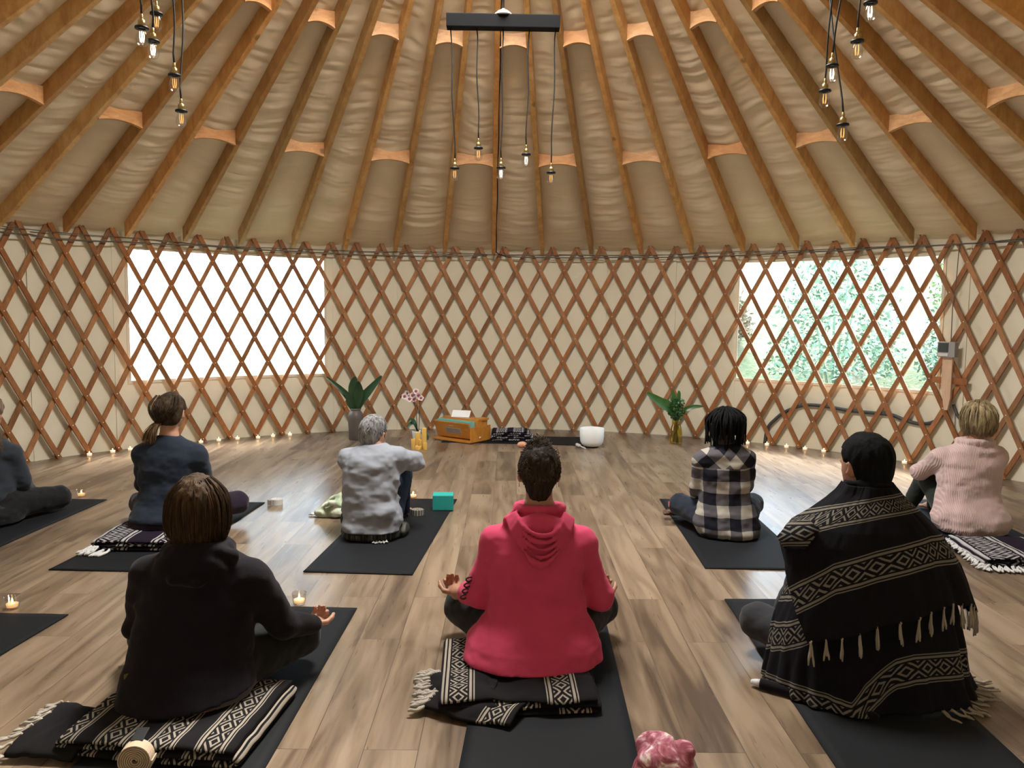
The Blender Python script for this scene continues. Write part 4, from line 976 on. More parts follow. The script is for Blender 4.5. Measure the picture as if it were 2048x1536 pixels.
lo, G = drape('lower_layer', dr, 70, 150, lambda s: -1.95 + 0 * s, lambda s: 1.75 + 0 * s,
    lambda s, p: .52 * (1 - s) + .012 + .0 * p, lambda z: ip(z, [0, .08, .24, .39, .5], [.345, .330, .305, .25, .21]), lambda z: ip(z, [0, .06, .19, .30, .40, .5], [.385, .355, .335, .31, .26, .2]),
    lambda z: ip(z, [0, .03, .1, .3, .5], [.295, .275, .255, .20, .12]), lambda z: ip(z, [0, .2, .5], [.16, .14, .06]),
    lambda X, Z: np.where(Z < (zA(X) + zB(X)) / 2, np.clip(2 - (Z - zB(X)) / .155, 1.5, 2.48), np.minimum(1 - (Z - zA(X)) / .155, 1.5)), M_serape, .36,
    lambda ph, s, z: (s ** 1.2) * (.020 * vnoise(ph * 3.4, z * 1.4, 3.1) + .012 * vnoise(ph * 8, z * 2.0, 6.0) + .012 * np.exp(-((ph - .75) / .10) ** 2) - .018 * np.exp(-((ph - .93) / .06) ** 2)) + .002 * vnoise(ph * 20, z * 20, 1))
zT = lambda x: ip(x, [-.366, -.254, -.158, -.012, .12, .3], [.580, .640, .668, .700, .722, .75]); zM = lambda x: ip(x, [-.34, -.267, -.179, -.05, .161, .3, .4], [.330, .386, .446, .488, .540, .550, .55])
zE = lambda ph: ip(ph, [-1.9, -.75, -.5, -.35, 0, .55, 1.0, 1.4, 2.2], [.22, .222, .245, .262, .305, .350, .335, .272, .25])
up, G2 = drape('upper_layer', dr, 90, 150, lambda s: -2.0 + (-.76 + 2.0) * np.clip((s - .28) / .72, 0, 1) ** .62, lambda s: 2.1 - .35 * s,
    lambda s, p: .722 * (1 - s) + zE(p) * s, lambda z: ip(z, [.22, .34, .45, .53, .58, .62, .66, .69, .72, .75], [.355, .335, .305, .300, .252, .185, .130, .096, .074, .060]), lambda z: ip(z, [.22, .26, .34, .45, .53, .58, .62, .66, .69, .72, .75], [.385, .375, .345, .30, .250, .212, .170, .122, .092, .074, .060]),
    lambda z: ip(z, [.22, .26, .34, .45, .53, .58, .62, .66, .69, .72, .75], [.245, .238, .22, .195, .168, .150, .128, .104, .088, .074, .060]), lambda z: ip(z, [.2, .5, .7], [.17, .13, .07]),
    lambda X, Z: np.where(Z > (zT(X) + zM(X)) / 2, np.clip((zT(X) - .014 - Z) / .120, -.5, .5), np.clip(1 + (zM(X) - Z) / .165, .5, 1.5)), M_serape, .34,
    lambda ph, s, z: s * (.012 * vnoise(ph * 3.0 + 4, z * 2.2, 9.1) + .007 * vnoise(ph * 7, z * 3.0, 2.0)) + .012 * np.clip(1 - s * 3, 0, 1) * vnoise(ph * 2.5, z * 22, 7.7) + .008 + .002 * vnoise(ph * 20, z * 20, 1))
# rolled collar of the blanket round the neck, with one band showing on it
NC = 60
R_, T_ = np.meshgrid(np.linspace(0, 2 * PI, 17), np.linspace(-2.5, 2.5, NC), indexing='ij')
rad = .012 + .004 * np.sin(T_ * 1.3 + 1) + .003 * vnoise(T_ * 4, R_ * 2, 3); cx_ = (.074 + .004 * np.sin(T_ * 3)) * np.sin(T_); cyy = .004 - .064 * np.cos(T_); cz_ = .712 + .010 * np.cos(T_) - .004 * T_
V = np.stack([cx_ + rad * np.cos(R_) * np.sin(T_), cyy - rad * np.cos(R_) * np.cos(T_), cz_ + 1.35 * rad * np.sin(R_)], -1).reshape(-1, 3)
I, J = np.meshgrid(np.arange(16), np.arange(NC - 1), indexing='ij'); b0 = (I * NC + J).ravel()
mesh_np('rolled_collar', V, np.stack([b0, b0 + 1, b0 + NC + 1, b0 + NC], 1), M_serape, dr, uv=np.stack([(T_ * .09).ravel(), (.5 + .12 * np.cos(R_)).ravel()], 1))
# hanging tassels of the upper layer (each tassel a few knotted yarns) and those on the floor
X, Y, Z = G2; bs, ds = [], []
for j in np.linspace(2, 146, 17).astype(int): bs.append((X[-1, j] * 1.0, Y[-1, j], Z[-1, j] + .004)); ds.append((.0, -.12, -1))
fringe('fringe', dr, bs, ds, M_fringe_d, 5, .072, .0022, 4, spread=.10)
X, Y, Z = G; bs, ds = [], []
for j in list(range(96, 148, 4)): n_ = np.array([math.sin(-1.95 + 3.7 * j / 149), -math.cos(-1.95 + 3.7 * j / 149), 0]); bs.append((X[-1, j], Y[-1, j], .013)); ds.append(n_ + (.15, 0, -.1))
fringe('floor_fringe', dr, bs, ds, M_fringe_d, 2, .070, .0026, 9, flat=True, spread=.5)
V = np.array([(-.332, -.050, .540), (-.310, -.075, .505), (-.262, -.125, .520), (-.215, -.130, .590), (-.240, -.085, .612), (-.290, -.045, .585), (-.275, -.09, .560)]); Q = np.array([(0, 1, 6), (1, 2, 6), (2, 3, 6), (3, 4, 6), (4, 5, 6), (5, 0, 6)])
o = mesh_np('shoulder_fold', V, Q, M_serape, dr, uv=np.stack([V[:, 0] * 1.1, (V[:, 2] - .56 + (V[:, 0] + .28) * -.3) / .12], 1)); md = o.modifiers.new('thickness', 'SOLIDIFY'); md.thickness = .012; md.offset = 0
bm = bmesh.new(); P = smooth_path([(-.372, -.062, .020), (-.30, -.115, .021), (-.235, -.170, .020), (-.150, -.245, .018), (-.06, -.290, .012)], 6)
add_tube(bm, P, [.019, .0185] + [.018] * (len(P) - 4) + [.014, .008], 12)
tagp(from_bm('rolled_edge', bm, M_fleece, dr, True), 'rolled black edge of the blanket lying on the floor')
bm = bmesh.new(); add_tube(bm, [(-.398, -.040, .017), (-.385, -.052, .018), (-.370, -.064, .020)], [.008, .013, .0145], 10); tagp(from_bm('rolled_edge_tip', bm, M_fringe_w, dr, True), 'pale end of the rolled edge')

# ================================================================ yoga mats
M_mat = NT('black_rubber_mat'); M_mat.set(base=(.0065, .0075, .0095), rough=.75, spec=.18); M_mat.bump(M_mat.noise(M_mat.coord('Object'), 700, 1), .2, .002); M_mat = M_mat.m
def mat_(NL, NR, FR, FL, label, th=.0055, group='black yoga mats'):
    c_ = (np.array(NL) + NR + FR + FL) / 4; root = (float(c_[0]), float(c_[1]), 0); n1, n2 = 16, 44; V = []
    S, T = np.meshgrid(np.linspace(0, 1, n1), np.linspace(0, 1, n2), indexing='ij')
    P = (np.array(NL)[None, None] * (1 - S[..., None]) * (1 - T[..., None]) + np.array(NR) * S[..., None] * (1 - T[..., None]) + np.array(FR) * S[..., None] * T[..., None] + np.array(FL) * (1 - S[..., None]) * T[..., None]) - c_
    edge = np.clip((.03 - T) / .03, 0, 1) ** 2 + np.clip((T - .97) / .03, 0, 1) ** 2
    w_ = .003 * edge * np.abs(vnoise(S * 5 + c_[0], T * 2, c_[1]))
    V = np.concatenate([np.stack([P[..., 0], P[..., 1], w_ + .0015 + 0 * S], -1).reshape(-1, 3), np.stack([P[..., 0], P[..., 1], w_ + th + 0 * S], -1).reshape(-1, 3)])
    I, J = np.meshgrid(np.arange(n1 - 1), np.arange(n2 - 1), indexing='ij'); b0 = (I * n2 + J).ravel(); N = n1 * n2
    Q = [np.stack([b0, b0 + 1, b0 + n2 + 1, b0 + n2], 1), np.stack([b0, b0 + n2, b0 + n2 + 1, b0 + 1], 1) + N]
    def rim(ids): a = np.array(ids); return np.stack([a[:-1], a[1:], a[1:] + N, a[:-1] + N], 1)
    Q += [rim([i * n2 for i in range(n1)]), rim([(n1 - 1) * n2 + j for j in range(n2)]), rim([i * n2 + n2 - 1 for i in range(n1)][::-1]), rim(list(range(n2))[::-1])]
    tagp(mesh_np('yoga_mat', V, np.concatenate(Q), M_mat, smooth=False, loc=root), label, 'mat', group)
mat_((-2.214, -.467), (-1.66, -.490), (-1.559, .983), (-2.11, 1.0), 'black yoga mat under the person in the navy sweatshirt')
mat_((-.954, -.474), (-.406, -.51), (-.27, 1.12), (-.82, 1.13), 'black yoga mat under the grey-haired person, a teal block on its edge')
mat_((-1.20, -2.53), (-.655, -2.55), (-.600, -.967), (-1.15, -.945), 'black yoga mat under the person in the near-black jacket at front left')
mat_((-2.50, -2.60), (-1.95, -2.60), (-1.805, -1.061), (-2.35, -1.04), 'empty black yoga mat cut off by the left edge, a candle at its head')
mat_((-3.26, -.55), (-2.71, -.55), (-2.642, 1.035), (-3.19, 1.04), 'black yoga mat under the long-haired person at the left edge')
mat_((-.11, -2.50), (.42, -2.50), (.482, -.93), (-.015, -.93), 'black yoga mat under the person in pink, front middle')
mat_((1.081, -.378), (1.64, -.40), (1.70, 1.15), (1.152, 1.177), 'black yoga mat under the person in the plaid shirt')
mat_((.985, -2.50), (1.545, -2.50), (1.62, -.83), (1.056, -.829), 'black yoga mat under the person wrapped in a blanket')
mat_((2.58, -.36), (3.14, -.36), (3.24, 1.22), (2.68, 1.22), 'black yoga mat under the person in the pale pink sweater')
mat_((-.56, 3.60), (.86, 3.47), (.93, 3.98), (-.50, 4.07), 'black yoga mat laid sideways by the far wall, under the harmonium and folded blanket')

# ================================================================ folded blankets
def folded(name, loc, rz, sx, sy, nl, th, mat, label, cat='blanket', group=None, v0=0.0, vper=.22, wob=.006, usc=1.0, hshift=.0, taper=.0, fr=None, frmat=None, frlab=None):
    """a blanket folded back and forth nl times; x is the fold direction"""
    root = empty(name, loc, label, cat, group, rz); P = []; r = th * .55
    for i in range(nl):
        z = th * .5 + i * th * 1.08; x0_, x1_ = -sx / 2 + hshift * i, sx / 2 - taper * i; xs_ = np.linspace(x0_, x1_, 26); xs_ = xs_ if i % 2 == 0 else xs_[::-1]
        P += [(x, z) for x in xs_]
        if i < nl - 1:
            s_ = 1 if i % 2 == 0 else -1; xe = xs_[-1]; P += [(xe + s_ * r * math.sin(t) * 1.1, z + r * (1 - math.cos(t))) for t in np.linspace(.5, PI - .5, 4)]
    P = np.array(P); d = np.gradient(P, axis=0); d /= np.linalg.norm(d, axis=1)[:, None]; nrm = np.stack([-d[:, 1], d[:, 0]], 1); L = np.concatenate([[0], np.cumsum(np.linalg.norm(np.diff(P, axis=0), axis=1))])
    prof = np.concatenate([P + nrm * th * .46, (P - nrm * th * .46)[::-1]]); vv = np.concatenate([L, L[::-1]]) / vper + v0; m = len(prof); ny = 30; V, UV = [], []
    for j in range(ny):
        t = j / (ny - 1); y = (t - .5) * sy; e = .35 + .65 * min(1, min(t, 1 - t) * 14) ** .5
        mid = np.concatenate([P, P[::-1]]); q = mid + (prof - mid) * e
        yy = y + wob * 1.6 * vnoise(q[:, 0] * 9, q[:, 1] * 40 + loc[0], 3.3) * (1 if 0 < j < ny - 1 else 1)
        z = q[:, 1] + wob * vnoise(q[:, 0] * 7 + loc[1], y * 7, 1.1) * np.clip(q[:, 1] / (th * 1.2), 0, 1) + wob * .5 * vnoise(q[:, 0] * 22, y * 22, q[:, 1] * 30) * np.clip(q[:, 1] / th, 0, 1)
        V.append(np.stack([q[:, 0], yy, np.maximum(z, .001)], 1)); UV.append(np.stack([np.full(m, y * usc), vv], 1))
    V = np.concatenate(V); UV = np.concatenate(UV); Q = []
    for j in range(ny - 1):
        a = np.arange(m); b = (a + 1) % m; Q.append(np.stack([j * m + a, (j + 1) * m + a, (j + 1) * m + b, j * m + b], 1))
    k = len(P); a = np.arange(k - 1)
    Q.append(np.stack([a, a + 1, m - 2 - a, m - 1 - a], 1)); o_ = (ny - 1) * m; Q.append(np.stack([a + 1, a, m - 1 - a, m - 2 - a], 1) + o_)
    mesh_np('folded_cloth', V, np.concatenate(Q), mat, root, uv=UV)
    if fr:
        bs = [tuple(p) for p in fr['b']]; fringe('fringe', root, bs, fr['d'], frmat or M_fringe, fr.get('n', 4), fr.get('L', .05), fr.get('r', .003), fr.get('seed', 2), flat=True, spread=fr.get('sp', .35))
    return root
def line(a, b, n): return [tuple(np.array(a) + (np.array(b) - np.array(a)) * t) for t in np.linspace(0, 1, n)]
# under the woman in pink: the folded pad and a loose end trailing to the left behind her
pb = folded('folded_blanket', (.085, -1.66, .006), .03, .50, .50, 3, .017, M_serape4, 'dark woven blanket with cream bands and grey fringe, folded under the person in pink', v0=.74, vper=.34, wob=.015, hshift=.0)
def flap(root, c0, rz, sx, sy, hgt, mat, v0, vper, seed=0.0, name='loose_end', curl=1.0):
    nx, ny = 40, 26; S, T = np.meshgrid(np.linspace(0, 1, nx), np.linspace(0, 1, ny), indexing='ij')
    x = (S - .5) * sx + .02 * curl * vnoise(T * 2 + seed, S * 1.5, 0); y = (T - .5) * sy * (1 - .1 * S) + .03 * curl * vnoise(S * 2.2, T * .8, seed)
    z = hgt * (.25 + .75 * (np.sin(PI * np.clip(T, 0, 1)) ** .6)) * (.75 + .25 * vnoise(S * 3.0 + seed, T * 2.6, 2.2)) + .007 * vnoise(S * 7, T * 5, seed + 4)
    z = np.maximum(z, .008); c_, s_ = math.cos(rz), math.sin(rz); V = np.stack([c0[0] + c_ * x - s_ * y, c0[1] + s_ * x + c_ * y, c0[2] + z], -1).reshape(-1, 3)
    I, J = np.meshgrid(np.arange(nx - 1), np.arange(ny - 1), indexing='ij'); b0 = (I * ny + J).ravel()
    o = mesh_np(name, V, np.stack([b0, b0 + ny, b0 + ny + 1, b0 + 1], 1), mat, root, uv=np.stack([(y * 1.0).ravel(), (x / vper + v0).ravel()], 1))
    md = o.modifiers.new('thickness', 'SOLIDIFY'); md.thickness = .009; md.offset = 0; return V.reshape(nx, ny, 3)
E1 = flap(pb, (-.135, -.215, 0), -.50, .30, .20, .040, M_serape4, .72, .30, 1.0)
E2 = flap(pb, (-.175, -.085, 0), -.25, .22, .17, .055, M_serape4, .5, 1.2, 3.0, 'folded_corner')
bs = [tuple(E1[0, j] + (0, 0, .003)) for j in range(0, 26, 2)] + [tuple(E2[0, j] + (0, 0, .003)) for j in range(0, 26, 2)]
fringe('fringe', pb, bs, [(-.9, -.15, -.1)] * 13 + [(-1, .1, -.1)] * 13, M_fringe, 5, .050, .0034, 12, flat=True, spread=.38)
# under the woman at front left
fb = folded('folded_blanket', (-.96, -1.975, .006), -.12, .52, .46, 3, .019, M_serape3, 'black and cream woven blanket folded under the person at front left', v0=.62, vper=.15, wob=.007)
E1 = flap(fb, (-.300, -.120, 0), -.10, .22, .26, .060, M_serape4, .52, .42, 6.0)
fringe('fringe', fb, [tuple(E1[0, j] + (0, 0, .003)) for j in range(0, 26, 3)], [(-.8, -.35, -.2)] * 9, M_fringe, 4, .055, .003, 3, flat=True, spread=.3)
# under the woman in navy
nb_ = folded('folded_blanket', (-1.915, .06, .006), .02, .46, .44, 3, .019, M_serape2, 'dark purple woven blanket folded under the person in the navy sweatshirt', v0=.78, vper=.33, wob=.006,
    fr=dict(b=line((-.235, -.23, .030), (-.20, -.235, .03), 3) + line((-.17, -.235, .012), (-.14, -.235, .012), 2), d=[(-.4, -1, -.25)] * 5, n=7, L=.085, r=.0042, sp=.16), frmat=M_fringe_w)
# beside the woman in the sweater
sb = folded('folded_blanket', (2.87, -.16, .006), -.06, .60, .42, 4, .014, M_serape2, 'dark woven blanket with white bands and long white fringe, folded at the right edge', v0=.35, vper=.42, wob=.008,
    fr=dict(b=line((-.29, -.215, .018), (-.27, .20, .050), 17) + line((-.30, -.21, .012), (-.05, -.225, .012), 9), d=[(-.8, -.6, -.25)] * 17 + [(-.2, -1, -.2)] * 9, n=5, L=.075, r=.0036, sp=.28), frmat=M_fringe_w)
# by the far wall
wb = folded('folded_blanket', (.155, 3.80, .006), -.04, .40, .26, 5, .019, M_serape2, 'stack of black and white woven blanket folded on the mat by the far wall', v0=.70, vper=.17, wob=.010, hshift=.004, taper=.012)
# striped pad under the grey-haired man
def stripes():
    m = NT('olive_black_striped_blanket'); x = m.sep(m.coord('Object'))[0]; n = m.noise(m.coord('Object', scale=(70, 6, 6)), 1.0, 2)
    m.set(base=m.ramp(n, [(.45, (.008, .009, .008)), (.55, (.045, .045, .035)), (.70, (.12, .12, .10))]), rough=.95); m.bump(m.noise(m.coord('Object'), 300, 1), .3, .003); return m.m
M_str = stripes()
f = Field((-.24, -.24, -.005), (.26, .26, .12), .006)
f.loft([(.003, 0, 0, .165, .160), (.02, 0, 0, .182, .178), (.045, 0, 0, .176, .172), (.055, 0, 0, .155, .150)], .01)
f.ell((.175, .02, .035), (.035, .10, .032), .02); f.warp(lambda x, y, z: .006 * vnoise(x * 22, y * 22, z * 9) + .003 * vnoise(x * 50, y * 50, z * 20)); f.cut(lambda X, Y, Z: .003 - Z + 0 * X + 0 * Y)
rt_ = empty('folded_blanket', (-.712, .205, .004), 'black blanket with fine olive stripes bunched under the grey-haired person', 'blanket')
f.build('folded_cloth', M_str, rt_)
fringe('fringe', rt_, line((.03, -.175, .012), (.10, -.16, .012), 5), [(.3, -1, -.2)] * 5, M_fringe_w, 4, .03, .0022, 5, flat=True)

# crumpled pale green blanket on the floor beside him
M_pgreen = NT('pale_green_fleece'); _n = M_pgreen.noise(M_pgreen.coord('Object'), 16, 2); M_pgreen.set(base=M_pgreen.mix(M_pgreen.ramp(_n, [(.45, 0.), (.6, 1.)]), (.34, .42, .27), (.62, .66, .54)), rough=.95, sheen=.2); M_pgreen = M_pgreen.m
f = Field((-.16, -.15, -.005), (.18, .18, .18), .005)
for c_, r_ in (((0, 0, .05), (.085, .075, .055)), ((.06, .05, .075), (.070, .060, .060)), ((-.06, -.02, .03), (.055, .05, .035)), ((.03, -.06, .035), (.055, .04, .035)), ((.08, .07, .10), (.045, .04, .045))): f.ell(c_, r_, .02)
for a in range(7): f.chain([(.09 * math.cos(a + t) * (1 - .1 * t), .075 * math.sin(a + t), .03 + .07 * math.sin(t * .9 + a) ** 2) for t in np.linspace(0, 1.6, 6)], [.012] * 6, .006)
f.warp(lambda x, y, z: .011 * np.sin(26 * (x + .8 * z) + 3.2 * vnoise(x * 9, y * 9, z * 9)) * .6 + .004 * vnoise(x * 40, y * 40, z * 40)); f.cut(lambda X, Y, Z: .002 - Z + 0 * X + 0 * Y)
rt_ = empty('crumpled_blanket', (-1.03, .66, 0), 'crumpled pale green blanket on the floor beside the grey-haired person', 'blanket'); f.build('crumpled_cloth', M_pgreen, rt_)
fringe('fringe', rt_, [(-.105, -.01, .012), (-.10, .0, .014)], [(-1, .05, -.05)] * 2, M_fringe_w, 4, .05, .003, 5, flat=True, spread=.15)

# pink tie-dyed bundle at the bottom edge
M_tie = NT('pink_tie_dye'); _v = M_tie.coord('Object'); _n = M_tie.noise(_v, 16, 3, .6, 2.2); M_tie.set(base=M_tie.ramp(_n, [(.36, (.24, .05, .075)), (.48, (.42, .13, .19)), (.56, (.60, .34, .38)), (.62, (.78, .70, .66))]), rough=.9); M_tie = M_tie.m
f = Field((-.13, -.13, -.01), (.13, .13, .16), .0042)
f.ell((0, 0, .065), (.078, .078, .068), .02); f.ell((-.02, .03, .10), (.045, .04, .04), .02); f.ell((.045, .0, .085), (.04, .04, .04), .02); f.ell((-.045, -.02, .07), (.035, .04, .05), .015)
f.warp(lambda x, y, z: .0075 * np.sin(60 * (x * .8 + z * .6) + 4 * vnoise(x * 18, y * 18, z * 18)) * np.clip(vnoise(x * 14, y * 14, z * 14) + .5, 0, 1) + .006 * vnoise(x * 26, y * 26, z * 26)); f.cut(lambda X, Y, Z: .002 - Z + 0 * X + 0 * Y)
o = f.build('cloth_bundle', M_tie); o.location = (.475, -2.30, 0); tagp(o, 'scrunched pink and white tie-dyed cloth bundle at the bottom edge, beside the middle mat', 'cloth')
# ================================================================ pendant lights
M_brass = plain('aged_brass', (.42, .30, .12), .3, metal=.9)
def glass(name, col=(1, 1, 1), rough=.0, t=.06):
    m = NT(name); out = m.t.nodes['Material Output']; tr = m.n('BsdfTransparent'); tr.inputs[0].default_value = (*col, 1); gl = m.n('BsdfGlossy'); gl.inputs['Roughness'].default_value = max(rough, .03)
    lw = m.n('LayerWeight'); lw.inputs['Blend'].default_value = .35; mx = m.n('MixShader'); f_ = m.math('MULTIPLY_ADD', lw.outputs['Facing'], .45, t); m.l(f_, mx.inputs[0])
    m.l(tr.outputs[0], mx.inputs[1]); m.l(gl.outputs[0], mx.inputs[2]); m.l(mx.outputs[0], out.inputs['Surface']); return m.m
M_glass = glass('clear_glass', (.97, .97, .96))
M_fil = plain('warm_filament', (1, .6, .2), .5, em=(1, .50, .16), ems=1.6)
M_filw = plain('bright_filament', (1, .9, .8), .5, em=(1, .88, .72), ems=4.0)
def lamp_holder(root, top, base, bright=False, sway=.004, seed=0):
    """base: the middle of the glass bulb; builds cord, holder (> bulb > filament is kept in the bulb)"""
    rg = random.Random(seed); base = Vector(base); top = Vector(top); rel = root.location
    bm = bmesh.new(); P = []; n_ = 14; zt = base.z + .082
    for i in range(n_ + 1):
        t = i / n_; P.append((top.x + (base.x - top.x) * t + sway * math.sin(t * 9 + seed) * (0 < i < n_), top.y + (base.y - top.y) * t + sway * math.cos(t * 7 + seed) * (0 < i < n_), top.z + (zt - top.z) * t))
    add_tube(bm, [Vector(p) - rel for p in P], .0040, 6); from_bm('cord', bm, M_cord, root, True)
    bm = bmesh.new(); z0 = .036
    add_lathe(bm, [(.0035, .050), (.006, .046), (.0075, .030), (.0075, .026), (.0135, .024), (.0145, .012), (.0145, -.002), (.012, -.004)], 16, (0, 0, z0), cap0=True)
    n0 = len(bm.faces); add_lathe(bm, [(.013, .004), (.026, -.001), (.0275, -.006), (.026, -.010), (.014, -.010)], 20, (0, 0, z0), mi=1)
    o = from_bm('lamp_holder', bm, [M_brass, M_black], root, True, tuple(base - rel))
    bm = bmesh.new(); add_lathe(bm, [(.0125, .030), (.0145, .022), (.021, .004), (.0235, -.012), (.0215, -.028), (.013, -.039), (.001, -.042)], 20)
    b = from_bm('bulb', bm, M_glass, o, True)
    bm = bmesh.new()
    for k in range(4):
        a = k * PI / 2 + .4; add_tube(bm, [(.007 * math.cos(a), .007 * math.sin(a), .016), (.0085 * math.cos(a + .2), .0085 * math.sin(a + .2), -.006), (.006 * math.cos(a + .4), .006 * math.sin(a + .4), -.024)], .0009 if not bright else .0020, 5)
    from_bm('filament', bm, M_filw if bright else M_fil, o, True)
M_bar = plain('black_bar_paint', (.006, .0065, .008), .7, spec=.1)
ZB = 2.962
def bar_light(c, rz, label, bulbs):
    root = empty('pendant_light', c, label, 'pendant light', 'pendant lights'); L = .61 / 1.0; rot = Matrix.Rotation(rz, 3, 'Z')
    bm = bmesh.new(); add_box(bm, (0, 0, 0), (.650, .075, .074), rot, bev=.004); from_bm('bar', bm, M_bar, root)
    bm = bmesh.new(); add_lathe(bm, [(.052, .035), (.050, .045), (.030, .062), (.008, .070), (.008, .075)], 24, cap0=True, cap1=True); from_bm('canopy', bm, plain('white_enamel', (.75, .75, .72), .4), root, True)
    bm = bmesh.new(); add_tube(bm, [(0, 0, .07), (0, 0, 4.12 - c[2] if math.hypot(c[0], c[1]) < .8 else zl(math.hypot(c[0], c[1])) - c[2])], .006, 8); from_bm('hanging_rod', bm, M_black, root, True)
    for k, (b, br) in enumerate(bulbs):
        u = rot @ Vector(((-.605 / 2 + .605 * k / 4), 0, 0)); lamp_holder(root, (c[0] + u.x, c[1] + u.y, c[2] - .034), b, br, seed=k + c[0])
# bulb positions (middle of glass)
cy_ = .40
bar_light((.016, cy_, ZB), 0, 'black bar pendant light with five bare filament bulbs on long cords, top centre', [((-.258, cy_, 2.105), 0), ((-.121, cy_, 2.222), 0), ((.012, cy_, 2.112), 1), ((.158, cy_, 2.190), 1), ((.305, cy_, 2.088), 0)])
pts = [((-1.425, -1.066, 2.384), 1), ((-1.432, -0.946, 2.371), 1), ((-1.478, -0.79, 2.535), 0), ((-1.438, -0.712, 2.3), 0), ((-1.445, -0.623, 2.167), 0)]
mc = (np.array(pts[0][0]) + np.array(pts[-1][0])) / 2
bar_light((float(mc[0]), float(mc[1]), 3.02), math.atan2(pts[-1][0][1] - pts[0][0][1], pts[-1][0][0] - pts[0][0][0]), 'pendant light of five bare bulbs hanging at the upper left, its bar above the picture', pts)
pts = [((1.467, -1.123, 2.509), 1), ((1.469, -1.013, 2.397), 0), ((1.432, -0.856, 2.345), 1), ((1.457, -0.722, 2.275), 0), ((1.505, -0.818, 2.106), 0)]
mc = (np.array(pts[0][0]) + np.array(pts[3][0])) / 2
bar_light((float(mc[0]), float(mc[1]), 3.02), math.atan2(pts[3][0][1] - pts[0][0][1], pts[3][0][0] - pts[0][0][0]), 'pendant light of five bare bulbs hanging at the upper right, its bar above the picture', pts)

# ================================================================ cables, conduit and box on the wall
def wallp(a, z, r=4.515): return (r * math.sin(a), r * math.cos(a), z)
CAB = [(-1.25, 1.90), (-1.073, 1.893), (-1.020, 1.894), (-.957, 1.872), (-.842, 1.894), (-.689, 1.905), (-.424, 1.895), (-.237, 1.889), (-.118, 1.903), (-.015, 1.920)]
CAB2 = [(.0, 1.925), (.030, 1.905), (.124, 1.898), (.304, 1.901), (.479, 1.896), (.702, 1.912), (.908, 1.920), (1.032, 1.912), (1.136, 1.907), (1.30, 1.91)]
for nm_, C_, lb in (('wall_cable', CAB, 'grey electric cable clipped along the top of the lattice, left part'), ('wall_cable', CAB2, 'grey electric cable clipped along the top of the lattice, right part')):
    P = []
    for i in range(len(C_) - 1):
        for t in np.linspace(0, 1, 9)[:-1]: a = C_[i][0] + (C_[i + 1][0] - C_[i][0]) * t; P.append(wallp(a, C_[i][1] + (C_[i + 1][1] - C_[i][1]) * t - .004 * math.sin(t * PI), 4.516))
    bm = bmesh.new(); add_tube(bm, P, .0070, 6); tagp(from_bm(nm_, bm, M_wire, smooth=True), lb, 'cable')
bm = bmesh.new(); P = [wallp(-1.2 + 2.45 * t, 1.925 + .010 * math.sin(t * 19) + .006 * math.sin(t * 47), 4.518) for t in np.linspace(0, 1, 160)]
add_tube(bm, P, .0042, 6); tagp(from_bm('thin_wall_wire', bm, M_wire, smooth=True), 'thin wavy wire following the top of the lattice all round', 'wire')
ar = RAF0 + 8 * DRAF
bm = bmesh.new(); P = [((r) * math.sin(ar) + .026 + .003 * math.sin(r * 9), r * math.cos(ar), zl(r) + .012 + .004 * math.sin(r * 5)) for r in np.linspace(1.2, 4.44, 40)] + [wallp(ar + .012, 1.93, 4.50), wallp(ar + .030, 1.905, 4.512)]
add_tube(bm, P, .0055, 6); tagp(from_bm('rafter_cable', bm, M_cord, smooth=True), 'dark cable running down the side of the central rafter to the wall', 'cable')
M_cond = plain('dark_grey_conduit', (.045, .050, .052), .5)
HS = [(.636, .005), (.641, .163), (.657, .260), (.678, .344), (.716, .422), (.759, .434), (.813, .413), (.865, .413), (.900, .412), (.926, .380), (.956, .360), (.985, .395), (1.003, .50), (1.010, .62)]
bm = bmesh.new(); P = []
for i in range(len(HS) - 1):
    p0, p1, p2, p3 = [HS[min(max(q, 0), len(HS) - 1)] for q in (i - 1, i, i + 1, i + 2)]
    for t in np.linspace(0, 1, 6)[:-1]: P.append(wallp(*[.5 * (2 * p1[k] + (p2[k] - p0[k]) * t + (2 * p0[k] - 5 * p1[k] + 4 * p2[k] - p3[k]) * t * t + (3 * p1[k] - p0[k] - 3 * p2[k] + p3[k]) * t ** 3) for k in (0, 1)], 4.574))
add_tube(bm, P, .0165, 10); tagp(from_bm('conduit', bm, M_cond, smooth=True), 'thick dark conduit snaking behind the lattice below the right-hand window', 'conduit')
bm = bmesh.new(); add_tube(bm, [wallp(1.019, .56, 4.572), wallp(1.027, .48, 4.572), wallp(1.040, .40, 4.572), wallp(1.056, .29, 4.572), wallp(1.075, .16, 4.572)], .013, 10); tagp(from_bm('conduit', bm, M_cond, smooth=True), 'short dark conduit slanting down from the wooden board to the right', 'conduit')
ab = 1.0125; Rb = Matrix.Rotation(-ab, 3, 'Z')
t = empty('thermostat_box', wallp(ab, 1.03, 4.49), 'grey electric box with a vented front on the lattice beside the right-hand window', 'electric box', None, -ab)
M_gbox = plain('grey_box', (.30, .30, .29), .5)
bm = bmesh.new(); add_box(bm, (0, 0, 0), (.150, .060, .128), bev=.006); from_bm('housing', bm, M_gbox, t)
bm = bmesh.new(); add_box(bm, (-.022, -.033, .018), (.085, .006, .078), bev=.002)
for k in range(6): add_box(bm, (-.022, -.038, -.014 + k * .0125), (.075, .004, .004))
tagp(from_bm('vent_grille', bm, plain('dark_grille', (.06, .07, .07), .5), t), 'dark vented grille')
